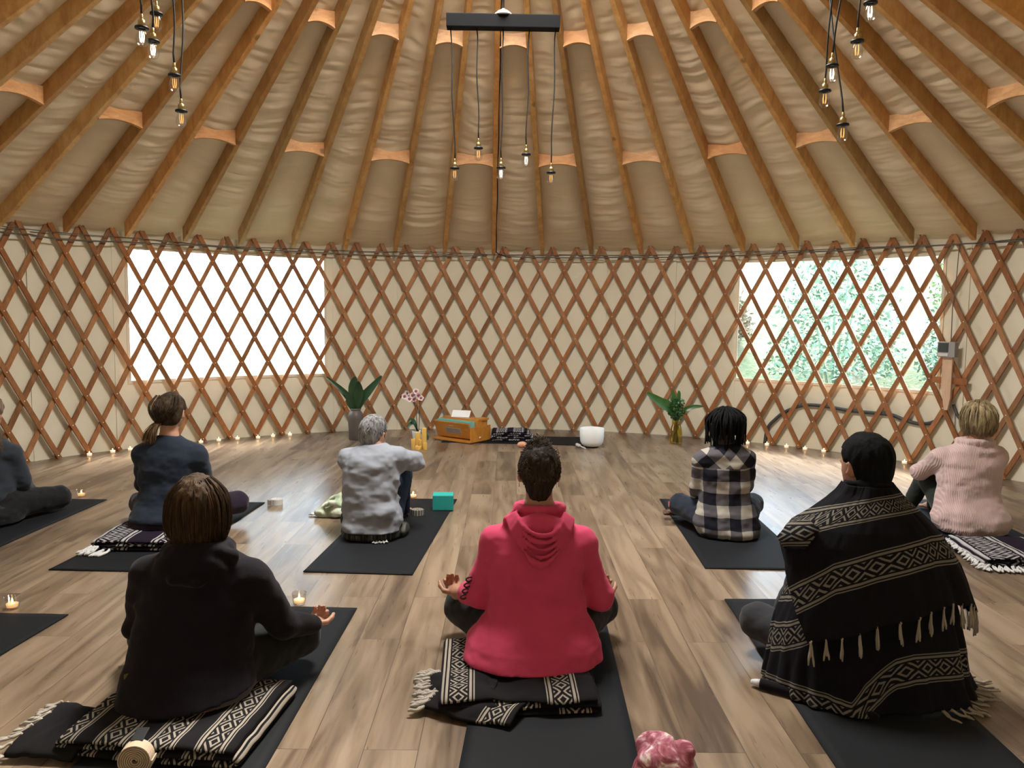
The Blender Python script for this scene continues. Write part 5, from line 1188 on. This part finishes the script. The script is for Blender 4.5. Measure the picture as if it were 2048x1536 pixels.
bm = bmesh.new(); add_box(bm, (-.022, -.032, -.044), (.085, .005, .026), bev=.002); tagp(from_bm('lower_panel', bm, plain('light_panel', (.62, .62, .62), .5), t), 'pale lower panel')
bm = bmesh.new(); add_tube(bm, [wallp(1.020, 1.905, 4.512), wallp(1.018, 1.6, 4.512), wallp(1.014, 1.40, 4.512), wallp(1.015, 1.10, 4.512)], .0035, 6); tagp(from_bm('drop_cable', bm, M_wire, smooth=True), 'thin cable dropping from the wall top to the grey electric box', 'cable')
bm = bmesh.new(); add_tube(bm, [wallp(1.022, .50, 4.585), wallp(1.024, .02, 4.585)], .003, 6); tagp(from_bm('floor_wire', bm, M_wire, smooth=True), 'thin wire on the wall below the wooden board', 'wire')
bm = bmesh.new(); vs = [(-.042, .975), (.042, .975), (.042, .62), (.022, .515), (-.006, .515), (-.042, .70)]
fr_ = [bm.verts.new((x, -.012, z)) for x, z in vs]; bk = [bm.verts.new((x, .012, z)) for x, z in vs]; bm.faces.new(fr_); bm.faces.new(bk[::-1])
for i in range(6): bm.faces.new((fr_[i], bk[i], bk[(i + 1) % 6], fr_[(i + 1) % 6]))
bmesh.ops.recalc_face_normals(bm, faces=bm.faces)
o = from_bm('board', bm, wood('pale_pine_board', (.50, .33, .22), (.60, .42, .29), (.68, .50, .36), (1, 1, .3), 1, .6, knots=False, per_obj=.0)); o.location = wallp(ab, 0, 4.505); o.rotation_euler = (0, 0, -ab)
tagp(o, 'pale unpainted board with a tapered foot fixed upright below the grey electric box', 'board')
bm = bmesh.new(); add_box(bm, (0, 0, 0), (.30, .016, .055)); o = from_bm('cross_board', bm, M_lat); o.location = wallp(ab + .002, .765, 4.530); o.rotation_euler = (0, 0, -ab); tagp(o, 'short wooden cross board behind the upright pale board', 'board')

# ================================================================ candles
M_wax = plain('white_wax', (.85, .80, .70), .5, sss=.1); M_flame = plain('candle_flame', (1, .6, .2), .5, em=(1, .55, .18), ems=22.0)
def glowglass():
    m = NT('frosted_candle_cup'); m.set(base=(.9, .82, .7), rough=.4, em=(1, .72, .42), ems=.55); return m.m
M_cup = glowglass()
TL = [(-3.663, 2.752, 'first'), (-3.529, 2.914, 'second'), (-3.384, 3.002, 'third'), (-2.877, 3.430, 'fourth'), (-2.777, 3.589, 'fifth'), (-2.623, 3.694, 'sixth'), (-2.416, 3.738, 'seventh'), (-2.294, 3.844, 'eighth'), (-2.154, 3.953, 'ninth')]
TR = [(2.536, 3.664, 'first'), (2.707, 3.581, 'second'), (2.869, 3.469, 'third'), (3.017, 3.359, 'fourth'), (3.171, 3.253, 'fifth'), (3.713, 2.705, 'sixth')]
def tealight(x, y, label, first=[None]):
    r_ = math.hypot(x, y); s_ = min(1, 4.485 / r_); x, y = x * s_, y * s_
    if first[0] is None:
        root = empty('tealight', (x, y, 0), label, 'candle', 'tealights along the wall')
        bm = bmesh.new(); add_lathe(bm, [(.014, 0), (.020, .001), (.0215, .022), (.020, .022), (.018, .016), (.0, .016)], 18, cap0=True); a = from_bm('cup', bm, M_cup, root, True)
        bm = bmesh.new(); add_lathe(bm, [(.0, .015), (.0042, .022), (.0035, .030), (.0, .041)], 8); b = from_bm('flame', bm, M_flame, root, True); first[0] = (a, b)
        return
    root = empty('tealight', (x, y, 0), label, 'candle', 'tealights along the wall')
    for q in first[0]: c_ = q.copy(); COL.objects.link(c_); c_.parent = root
for x, y, n_ in TL: tealight(x, y, 'small lit tealight by the wall, %s from the left in the left-hand row' % n_)
for x, y, n_ in TR: tealight(x, y, 'small lit tealight by the wall, %s from the left in the right-hand row' % n_)
VO = [(-2.860, 1.125, 'lit candle in a clear glass at the head of the mat at the left edge'), (-2.085, -.985, 'lit candle in a clear glass at the head of the empty mat'), (-.865, -.915, 'lit candle in a clear glass at the head of the front left mat'),
      (-.580, 1.165, 'lit candle in a clear glass beyond the grey-haired person'), (-1.835, 1.10, 'lit candle in a clear glass beyond the person in navy'), (1.440, 1.235, 'lit candle in a clear glass beyond the person in plaid')]
vf = None
for x, y, lb in VO:
    root = empty('glass_candle', (x, y, 0), lb, 'candle', 'candles in clear glasses')
    if vf is None:
        bm = bmesh.new(); add_lathe(bm, [(.0, .003), (.022, .001), (.027, .006), (.032, .050), (.0325, .055), (.0305, .055), (.026, .010), (.0, .009)], 22); a = from_bm('glass_cup', bm, M_glass, root, True)
        bm = bmesh.new(); add_lathe(bm, [(.022, .010), (.0245, .024), (.0, .024)], 18, cap0=True); b = from_bm('wax', bm, plain('glowing_wax', (.9, .7, .45), .5, em=(1, .5, .18), ems=.9), root, True)
        bm = bmesh.new(); add_lathe(bm, [(.0, .024), (.0045, .031), (.0038, .038), (.0, .049)], 10); c_ = from_bm('flame', bm, M_flame, root, True); vf = (a, b, c_)
    else:
        for q in vf: d_ = q.copy(); COL.objects.link(d_); d_.parent = root

# yellow pillar candles
M_yel = NT('yellow_wax'); M_yel.set(base=M_yel.mix(M_yel.noise(M_yel.coord('Object'), 40, 2), (.62, .36, .07), (.78, .50, .13)), rough=.45, sss=.1); M_yel = M_yel.m
def pillar(x, y, r, h, lb):
    root = empty('pillar_candle', (x, y, 0), lb, 'candle', 'yellow pillar candles'); bm = bmesh.new(); n_ = 24; rings = []
    prof = [(r * .97, 0), (r, .003), (r, h * .5), (r * .99, h - .004), (r * .93, h), (r * .75, h - .004), (r * .3, h - .010), (.0005, h - .011)]
    add_lathe(bm, prof, n_, cap0=True)
    for v in bm.verts:
        if v.co.z > h * .6: v.co.z += .004 * math.sin(3 * math.atan2(v.co.y, v.co.x) + x * 50) * (v.co.z / h)
    from_bm('wax', bm, M_yel, root, True); bm = bmesh.new(); add_tube(bm, [(0, 0, h - .012), (.001, 0, h - .002), (.003, 0, h + .004)], .0009, 5); from_bm('wick', bm, M_cord, root, True)
pillar(-.690, 3.215, .023, .198, 'tallest yellow pillar candle, at the right of the cluster by the orchid')
pillar(-.757, 3.285, .026, .148, 'second tallest yellow pillar candle, at the back of the cluster by the orchid')
pillar(-.738, 3.160, .031, .036, 'low wide yellow candle at the front of the cluster by the orchid')
pillar(-.675, 3.150, .019, .070, 'slim yellow candle, rightmost of the cluster by the orchid')
pillar(-.792, 3.215, .022, .095, 'yellow candle of middling height, leftmost of the cluster by the orchid')
pillar(-.727, 3.222, .016, .088, 'narrow yellow candle in the middle of the cluster by the orchid')

# ================================================================ plants
def leafmat(name, c1, c2, rough=.35):
    m = NT(name); v = m.coord('Object'); m.set(base=m.mix(m.noise(v, 12, 3), c1, c2), rough=rough, spec=.5); m.bump(m.noise(m.coord('Object', scale=(60, 60, 8)), 1.0, 2), .2, .003); return m.m
M_leafd = leafmat('dark_green_leaf', (.010, .035, .014), (.03, .085, .035)); M_leafg = leafmat('fresh_green_leaf', (.02, .075, .015), (.06, .17, .045))
def leaf(bm, P, wmax, up=(0, -1, .3), fold=.25, tip=.9):
    P = [Vector(p) for p in smooth_path(P, 5)]; n_ = len(P); prev = None; up = Vector(up)
    for i, p in enumerate(P):
        t = i / (n_ - 1); d = (P[min(i + 1, n_ - 1)] - P[max(i - 1, 0)]).normalized(); s_ = d.cross(up).normalized(); nn = s_.cross(d)
        w_ = wmax * (math.sin(PI * min(1, (t * .94 + .03)) ** tip) ** .8) + .002
        cur = [bm.verts.new(p + s_ * w_ + nn * w_ * fold), bm.verts.new(p + s_ * w_ * .5 + nn * w_ * fold * .35), bm.verts.new(p), bm.verts.new(p - s_ * w_ * .5 + nn * w_ * fold * .35), bm.verts.new(p - s_ * w_ + nn * w_ * fold)]
        if prev:
            for k in range(4): bm.faces.new((prev[k], prev[k + 1], cur[k + 1], cur[k])).smooth = True
        prev = cur
def vase_thing(name, loc, prof, mat, label, cat): 
    root = empty(name, loc, label, cat); bm = bmesh.new(); add_lathe(bm, prof, 40, cap0=True); from_bm('vessel', bm, mat, root, True); return root
M_pew = NT('brown_grey_glaze'); M_pew.set(base=M_pew.mix(M_pew.noise(M_pew.coord('Object'), 7, 3), (.085, .070, .062), (.13, .11, .10)), rough=.45, spec=.5); M_pew = M_pew.m
VX, VY = -1.430, 3.735
vz = vase_thing('stoneware_vase', (VX, VY, 0), [(.062, 0), (.066, .004), (.072, .12), (.078, .22), (.076, .255), (.062, .282), (.052, .290), (.050, .300), (.056, .306), (.056, .316), (.048, .318), (.046, .30), (.055, .25), (.05, .02), (.001, .01)], M_pew, 'tall brown-grey stoneware vase on the floor at the far left', 'vase')
for c_, P, w_, lb in [((-.0, 0, 0), [(-.01, 0, .28), (-.05, -.01, .40), (-.13, -.02, .50), (-.285, -.03, .635)], .030, 0), ((0, 0, 0), [(.01, 0, .28), (.06, -.01, .40), (.14, -.02, .50), (.270, -.03, .650)], .044, 0),
    ((0, 0, 0), [(0, 0, .28), (-.01, -.01, .42), (-.015, -.015, .55), (.005, -.02, .64)], .052, 0), ((0, 0, 0), [(.01, .0, .28), (.03, -.02, .42), (.045, -.05, .52), (.045, -.10, .60)], .046, 0), ((0, 0, 0), [(.0, .0, .28), (-.04, -.03, .36), (-.06, -.05, .44), (-.10, -.07, .50)], .035, 0)]:
    bm = bmesh.new(); leaf(bm, P, w_); from_bm('leaf', bm, M_leafd, vz, True)
# orchid in a white pot
oc = vase_thing('potted_orchid', (-.765, 3.345, 0), [(.036, 0), (.038, .003), (.055, .145), (.056, .152), (.051, .152), (.046, .13), (.0, .13)], plain('white_glazed_pot', (.72, .72, .70), .3), 'orchid with white and maroon flowers in a white pot behind the yellow candles', 'orchid')
for P in ([(0, 0, .13), (-.010, 0, .26), (-.022, -.01, .38), (-.060, -.02, .47), (-.115, -.03, .500), (-.175, -.03, .485)], [(.01, 0, .13), (.016, 0, .28), (.022, -.01, .42), (.015, -.02, .505), (-.01, -.03, .545)]):
    bm = bmesh.new(); add_tube(bm, smooth_path(P, 5), .0035, 6); from_bm('stem', bm, plain('orchid_stem', (.05, .035, .02), .6), oc, True)
for P, w_ in (([(0, 0, .13), (-.02, -.03, .19), (-.05, -.05, .225), (-.095, -.07, .19)], .036), ([(.01, 0, .13), (.04, -.02, .15), (.08, -.03, .13), (.10, -.04, .07)], .030), ([(0, 0, .13), (-.03, -.02, .22), (-.06, -.02, .26), (-.08, -.03, .24)], .03)):
    bm = bmesh.new(); leaf(bm, P, w_, (0, -.3, 1)); from_bm('leaf', bm, M_leafd, oc, True)
M_pet = NT('orchid_petal'); _d = M_pet.n('VectorMath', operation='LENGTH'); M_pet.l(M_pet.coord('Object'), _d.inputs[0]); _n = M_pet.noise(M_pet.coord('Object'), 160, 2)
M_pet.set(base=M_pet.ramp(M_pet.math('ADD', M_pet.math('MULTIPLY', _d.outputs['Value'], 22.0), M_pet.math('MULTIPLY', _n, .35)), [(.30, (.16, .02, .035)), (.46, (.40, .16, .20)), (.60, (.72, .62, .62))]), rough=.6); M_pet = M_pet.m
rg = random.Random(3)
for (x, y, z, s_) in [(-.045, -.045, .500, 1), (-.075, -.05, .465, .95), (-.120, -.05, .490, .95), (-.095, -.05, .520, .8), (.012, -.05, .500, 1.05), (-.012, -.05, .540, .95), (.035, -.045, .475, .9), (-.03, -.045, .462, .8), (-.160, -.05, .485, .55)]:
    bm = bmesh.new(); a0 = rg.uniform(0, 1)
    for k in range(5):
        a = a0 + k * 2 * PI / 5; c_, q_ = math.cos(a), math.sin(a); L_ = .034 * s_; wd = .016 * s_; pts_ = [(0, 0), (.45, -1), (.8, -.75), (1, 0), (.8, .75), (.45, 1)]
        bm.faces.new([bm.verts.new((c_ * L_ * u - q_ * wd * v, -.006 * u * u, q_ * L_ * u + c_ * wd * v)) for u, v in pts_])
    add_lathe(bm, [(.006 * s_, -.006), (.004 * s_, .004), (.0, .006)], 8, (0, -.006, 0))
    o = from_bm('flower', bm, M_pet, oc, False, (x, y, z)); o.rotation_euler = (rg.uniform(-.4, .4), rg.uniform(-.3, .3), rg.uniform(-.7, .7))
# amber glass vase with greens
M_amber = glass('amber_glass', (.88, .80, .07), .02, .05)
av = vase_thing('amber_glass_vase', (1.805, 3.655, 0), [(.055, .002), (.062, .006), (.064, .05), (.060, .12), (.052, .17), (.040, .195), (.040, .235), (.044, .24), (.038, .236), (.036, .20), (.048, .165), (.056, .11), (.058, .02), (.0, .012)], M_amber, 'amber glass vase on the floor at the far right', 'vase')
av['label'] = 'amber glass vase of green foliage on the floor, right of the bowl'
bm = bmesh.new()
for k in range(9): a = k * .7; add_tube(bm, [(.03 * math.cos(a), .03 * math.sin(a), .015), (-.01 * math.cos(a), .01 * math.sin(a), .20), (.03 * math.cos(a + 1), .03 * math.sin(a + 1), .34)], .0028, 5)
tagp(from_bm('stems', bm, M_leafg, av, True), kind='stuff')
for P, w_ in (([(0, 0, .23), (-.07, 0, .36), (-.17, -.01, .42), (-.31, -.02, .515)], .052), ([(0, 0, .23), (.08, 0, .34), (.17, -.01, .375), (.262, -.02, .382)], .022), ([(0, 0, .23), (-.01, .02, .36), (-.03, .02, .46), (-.045, .02, .54)], .03), ([(.0, 0, .23), (.012, .01, .40), (.02, .01, .50), (.018, .01, .535)], .018)):
    bm = bmesh.new(); leaf(bm, P, w_); from_bm('leaf', bm, M_leafg, av, True)
rg = random.Random(9); bm = bmesh.new()
for k in range(300):
    a = rg.uniform(0, 2 * PI); q = rg.uniform(.2, 1); c_ = Vector((.095 * q * math.cos(a), .07 * q * math.sin(a), .355 + .12 * rg.uniform(-1, 1) * (1.1 - q * .6))); d_ = Vector((rg.gauss(0, 1), rg.gauss(0, 1), rg.gauss(.2, 1))).normalized(); s_ = d_.cross(Vector((0, 0, 1))).normalized() if abs(d_.z) < .95 else Vector((1, 0, 0)); L_ = rg.uniform(.018, .032)
    v_ = [c_, c_ + d_ * L_ * .35 + s_ * L_ * .38, c_ + d_ * L_ * .75 + s_ * L_ * .32, c_ + d_ * L_, c_ + d_ * L_ * .75 - s_ * L_ * .32, c_ + d_ * L_ * .35 - s_ * L_ * .38]
    bm.faces.new([bm.verts.new(p) for p in v_])
tagp(from_bm('small_leaves', bm, M_leafg, av), 'cluster of small rounded green leaves', kind='stuff')

# ================================================================ instruments and small things by the far wall
bw = empty('singing_bowl', (.924, 3.385, 0), 'white frosted crystal singing bowl standing at the right end of the sideways mat', 'singing bowl')
bm = bmesh.new(); add_lathe(bm, [(.0, .010), (.060, .012), (.095, .028), (.112, .060), (.118, .110), (.1185, .186), (.116, .189), (.1125, .186), (.111, .11), (.104, .065), (.085, .036), (.05, .022), (.0, .020)], 56); from_bm('bowl', bm, plain('frosted_white_quartz', (.82, .84, .84), .55, trans=.0, sss=.1), bw, True)
bm = bmesh.new(); add_lathe(bm, [(.050, .0), (.062, .002), (.066, .008), (.062, .014), (.050, .014), (.050, .0)], 32); tagp(from_bm('rubber_ring', bm, M_black, bw, True), 'black ring under the bowl')
o = empty('mallet', (.800, 3.37, .017), 'short pale mallet leaning on the floor left of the white bowl', 'mallet', None, .5)
o.rotation_euler = (0, 0, 2.0)
bm = bmesh.new(); add_tube(bm, [(-.015, 0, 0), (.03, 0, .002), (.05, 0, .004)], [.016, .0165, .015], 14); from_bm('head', bm, plain('pale_suede', (.55, .50, .46), .8), o, True)
bm = bmesh.new(); add_tube(bm, [(-.12, 0, -.010), (-.012, 0, 0)], .0065, 8); from_bm('handle', bm, M_fringe_w, o, True)
f = Field((-.07, -.06, 0), (.07, .06, .08), .003); f.ell((0, 0, .030), (.047, .034, .028), .01); f.ell((.018, .0, .034), (.030, .028, .024), .01); f.warp(lambda x, y, z: .004 * vnoise(x * 40, y * 40, z * 40)); f.cut(lambda X, Y, Z: .003 - Z + 0 * X + 0 * Y)
o = f.build('salt_stone', plain('peach_salt_stone', (.78, .40, .26), .5, sss=.2)); o.location = (.243, 3.33, 0); tagp(o, 'rounded peach-coloured stone on the floor in front of the sideways mat', 'stone')
# harmonium: wooden case, opened bellows with teal folds
M_ham = wood('honey_varnished_wood', (.33, .125, .015), (.46, .20, .028), (.56, .28, .055), (.3, 1, 1), 1.2, .3, knots=False, per_obj=0)
M_teal = plain('teal_bellows', (.16, .46, .40), .6); M_pap = plain('white_paper', (.80, .80, .77), .7)
hz_ = math.atan2(3.483 - 3.80, -.24 + .659); hm = empty('harmonium', (-.365, 3.76, .006), 'small honey-coloured wooden harmonium with opened teal bellows, on the sideways mat', 'harmonium', None, hz_)
HL = .50
def mbox(name, boxes, mat, parent=hm, bev=.003, rot=None, label=None):
    bm = bmesh.new()
    for c_, s_ in boxes: add_box(bm, c_, s_, rot, bev=bev)
    o = from_bm(name, bm, mat, parent); return tagp(o, label)
mbox('case', [((0, .04, .115), (HL - .02, .17, .19))], M_ham)
mbox('base_board', [((0, -.0, .010), (HL, .31, .018))], M_ham)
mbox('end_panel', [((HL / 2 + .004, -.005, .085), (.016, .31, .150))], M_ham, label='right-hand end panel')
mbox('end_panel', [((-HL / 2 + .02, .07, .085), (.016, .20, .150))], M_ham, label='left-hand end panel')
mbox('top_lid', [((0, .055, .215), (HL - .03, .15, .014)), ((HL / 2 - .04, .07, .222), (.09, .12, .020))], M_ham)
# bellows board leans towards the camera at the top
tilt = Matrix.Rotation(.40, 3, 'X')
bb = mbox('bellows_board', [((-.015, -.112, .112), (HL - .05, .014, .175))], M_ham, rot=tilt)
bm = bmesh.new()
for k in range(7):
    f_ = k / 6; rt = Matrix.Rotation(.40 * (1 - f_) + .02, 3, 'X'); add_box(bm, (-.01 + .01 * f_, -.098 + .045 * f_ - .0, .112 + .004), (HL - .06, .003, .185 - .01 * abs(f_ - .5)), rt)
tagp(from_bm('bellows', bm, M_teal, hm), 'fanned teal bellows folds')
bm = bmesh.new()
for k in range(6):
    f_ = (k + .5) / 6; rt = Matrix.Rotation(.40 * (1 - f_) + .02, 3, 'X'); add_box(bm, (-.01 + .01 * f_, -.098 + .045 * f_, .114), (HL - .066, .002, .178), rt)
tagp(from_bm('bellows_lining', bm, M_pap, hm), 'white lining between the bellows folds')
nm = Matrix.Translation((-.015, -.112, .112)) @ tilt.to_4x4()
def on_board(name, x, z, sx, sz, mat, label, t=.0016, off=.0078):
    bm = bmesh.new(); vs = add_box(bm, (x, -off, z), (sx, t, sz)); bmesh.ops.transform(bm, matrix=nm, verts=bm.verts); return tagp(from_bm(name, bm, mat, hm), label)
on_board('label_plate', .010, -.008, .20, .070, plain('grey_label', (.33, .29, .23), .5), 'grey label plate with rows of small print')
bm = bmesh.new(); rg = random.Random(2)
for r_ in range(4):
    x = -.075
    while x < .095:
        w_ = rg.uniform(.008, .022); add_box(bm, (x + w_ / 2 + .0, -.0088, .012 - r_ * .014), (w_, .0006, .006)); x += w_ + .006
bmesh.ops.transform(bm, matrix=nm, verts=bm.verts); tagp(from_bm('label_print', bm, plain('dark_print', (.12, .10, .08), .6), hm), kind='stuff')
bm = bmesh.new()
for k in range(4): add_box(bm, (-.025 + k * .016, -.0080, .050), (.011, .0012, .011))
bmesh.ops.transform(bm, matrix=nm, verts=bm.verts); tagp(from_bm('small_lettering', bm, plain('pale_lettering', (.5, .42, .3), .6), hm), 'worn pale lettering above the plate', kind='stuff')
bm = bmesh.new(); add_lathe(bm, [(.013, 0), (.012, .004), (.0, .005)], 16); o = from_bm('metal_badge', bm, M_screw, hm, True, (HL / 2 + .0125, -.02, .045)); o.rotation_euler = (0, PI / 2, 0)
bm = bmesh.new(); add_box(bm, (0, 0, 0), (.19, .0012, .10), Matrix.Rotation(-.9, 3, 'X'))
o = from_bm('paper_sheet', bm, M_pap); o.location = (-.370, 3.815, .262); o.rotation_euler = (0, 0, hz_ + .45); tagp(o, 'white sheet of paper propped on top of the harmonium', 'paper')
# teal block
M_foam = NT('teal_foam'); M_foam.set(base=(.030, .36, .33), rough=.8, spec=.2); M_foam.bump(M_foam.noise(M_foam.coord('Object'), 300, 2), .15, .002); M_foam = M_foam.m
bm = bmesh.new(); add_box(bm, (0, 0, 0), (.135, .112, .100), bev=.006); o = from_bm('yoga_block', bm, M_foam, loc=(-.347, .838, .0565)); tagp(o, 'teal foam yoga block on the corner of the mat of the grey-haired person', 'block')
o.rotation_euler = (0, 0, .03)
# rolled straps
def strap(loc, r, wd, turns, label, rot, c1, c2, tail=None, stripes=True):
    m = NT('woven_strap'); v = m.coord('Object'); x, y, z = m.sep(v)
    n_ = m.math('SINE', m.math('MULTIPLY', m.math('ARCTAN2', y, x), 14.0)) if stripes else m.noise(v, 20, 2)
    m.set(base=m.mix(m.math('GREATER_THAN', n_, .25), c1, c2), rough=.9); m.bump(m.noise(v, 400, 1), .3, .002)
    root = empty('rolled_strap', loc, label, 'strap', 'rolled straps'); bm = bmesh.new(); n = int(turns * 26); rings = []
    for i in range(n + 1):
        a = 2 * PI * turns * i / n; rr_ = .006 + (r - .006) * i / n; c_, s_ = math.cos(a), math.sin(a); t_ = (r - .006) / turns * .36
        rings.append([bm.verts.new((q * c_, q * s_, zz)) for q, zz in ((rr_ - t_, -wd / 2), (rr_ + t_, -wd / 2), (rr_ + t_, wd / 2), (rr_ - t_, wd / 2))])
    for a, b in zip(rings, rings[1:]):
        for k in range(4): bm.faces.new((a[k], a[(k + 1) % 4], b[(k + 1) % 4], b[k]))
    bm.faces.new(rings[0]); bm.faces.new(rings[-1][::-1]); bmesh.ops.recalc_face_normals(bm, faces=bm.faces)
    o = from_bm('webbing', bm, m.m, root); o.rotation_euler = rot; return root
s1 = strap((-1.470, .945, .020), .040, .038, 6, 'pale rolled strap with its end loose, on bare floor between two mats', (0, 0, 0), (.50, .50, .49), (.62, .62, .61), stripes=False)
bm = bmesh.new(); add_box(bm, (-.036, -.036, 0), (.040, .0035, .036), Matrix.Rotation(-.5, 3, 'Z'), bev=.001); from_bm('loose_end', bm, plain('pale_webbing', (.60, .60, .58), .9), s1)
strap((-.500, .672, .025), .040, .036, 6, 'dark and cream striped rolled strap on the mat near the teal block', (0, 0, 0), (.33, .31, .26), (.08, .08, .07))
s3 = strap((-.985, -2.265, .060), .046, .040, 7, 'large cream rolled strap standing on edge at the bottom left', (PI / 2, 0, .1), (.40, .30, .20), (.44, .33, .23), stripes=False)
bm = bmesh.new(); add_box(bm, (-.004, .035, .049), (.034, .050, .003), Matrix.Rotation(.25, 3, 'X'), bev=.001); tagp(from_bm('black_end_band', bm, M_black, s3), 'black band at the end of the strap')
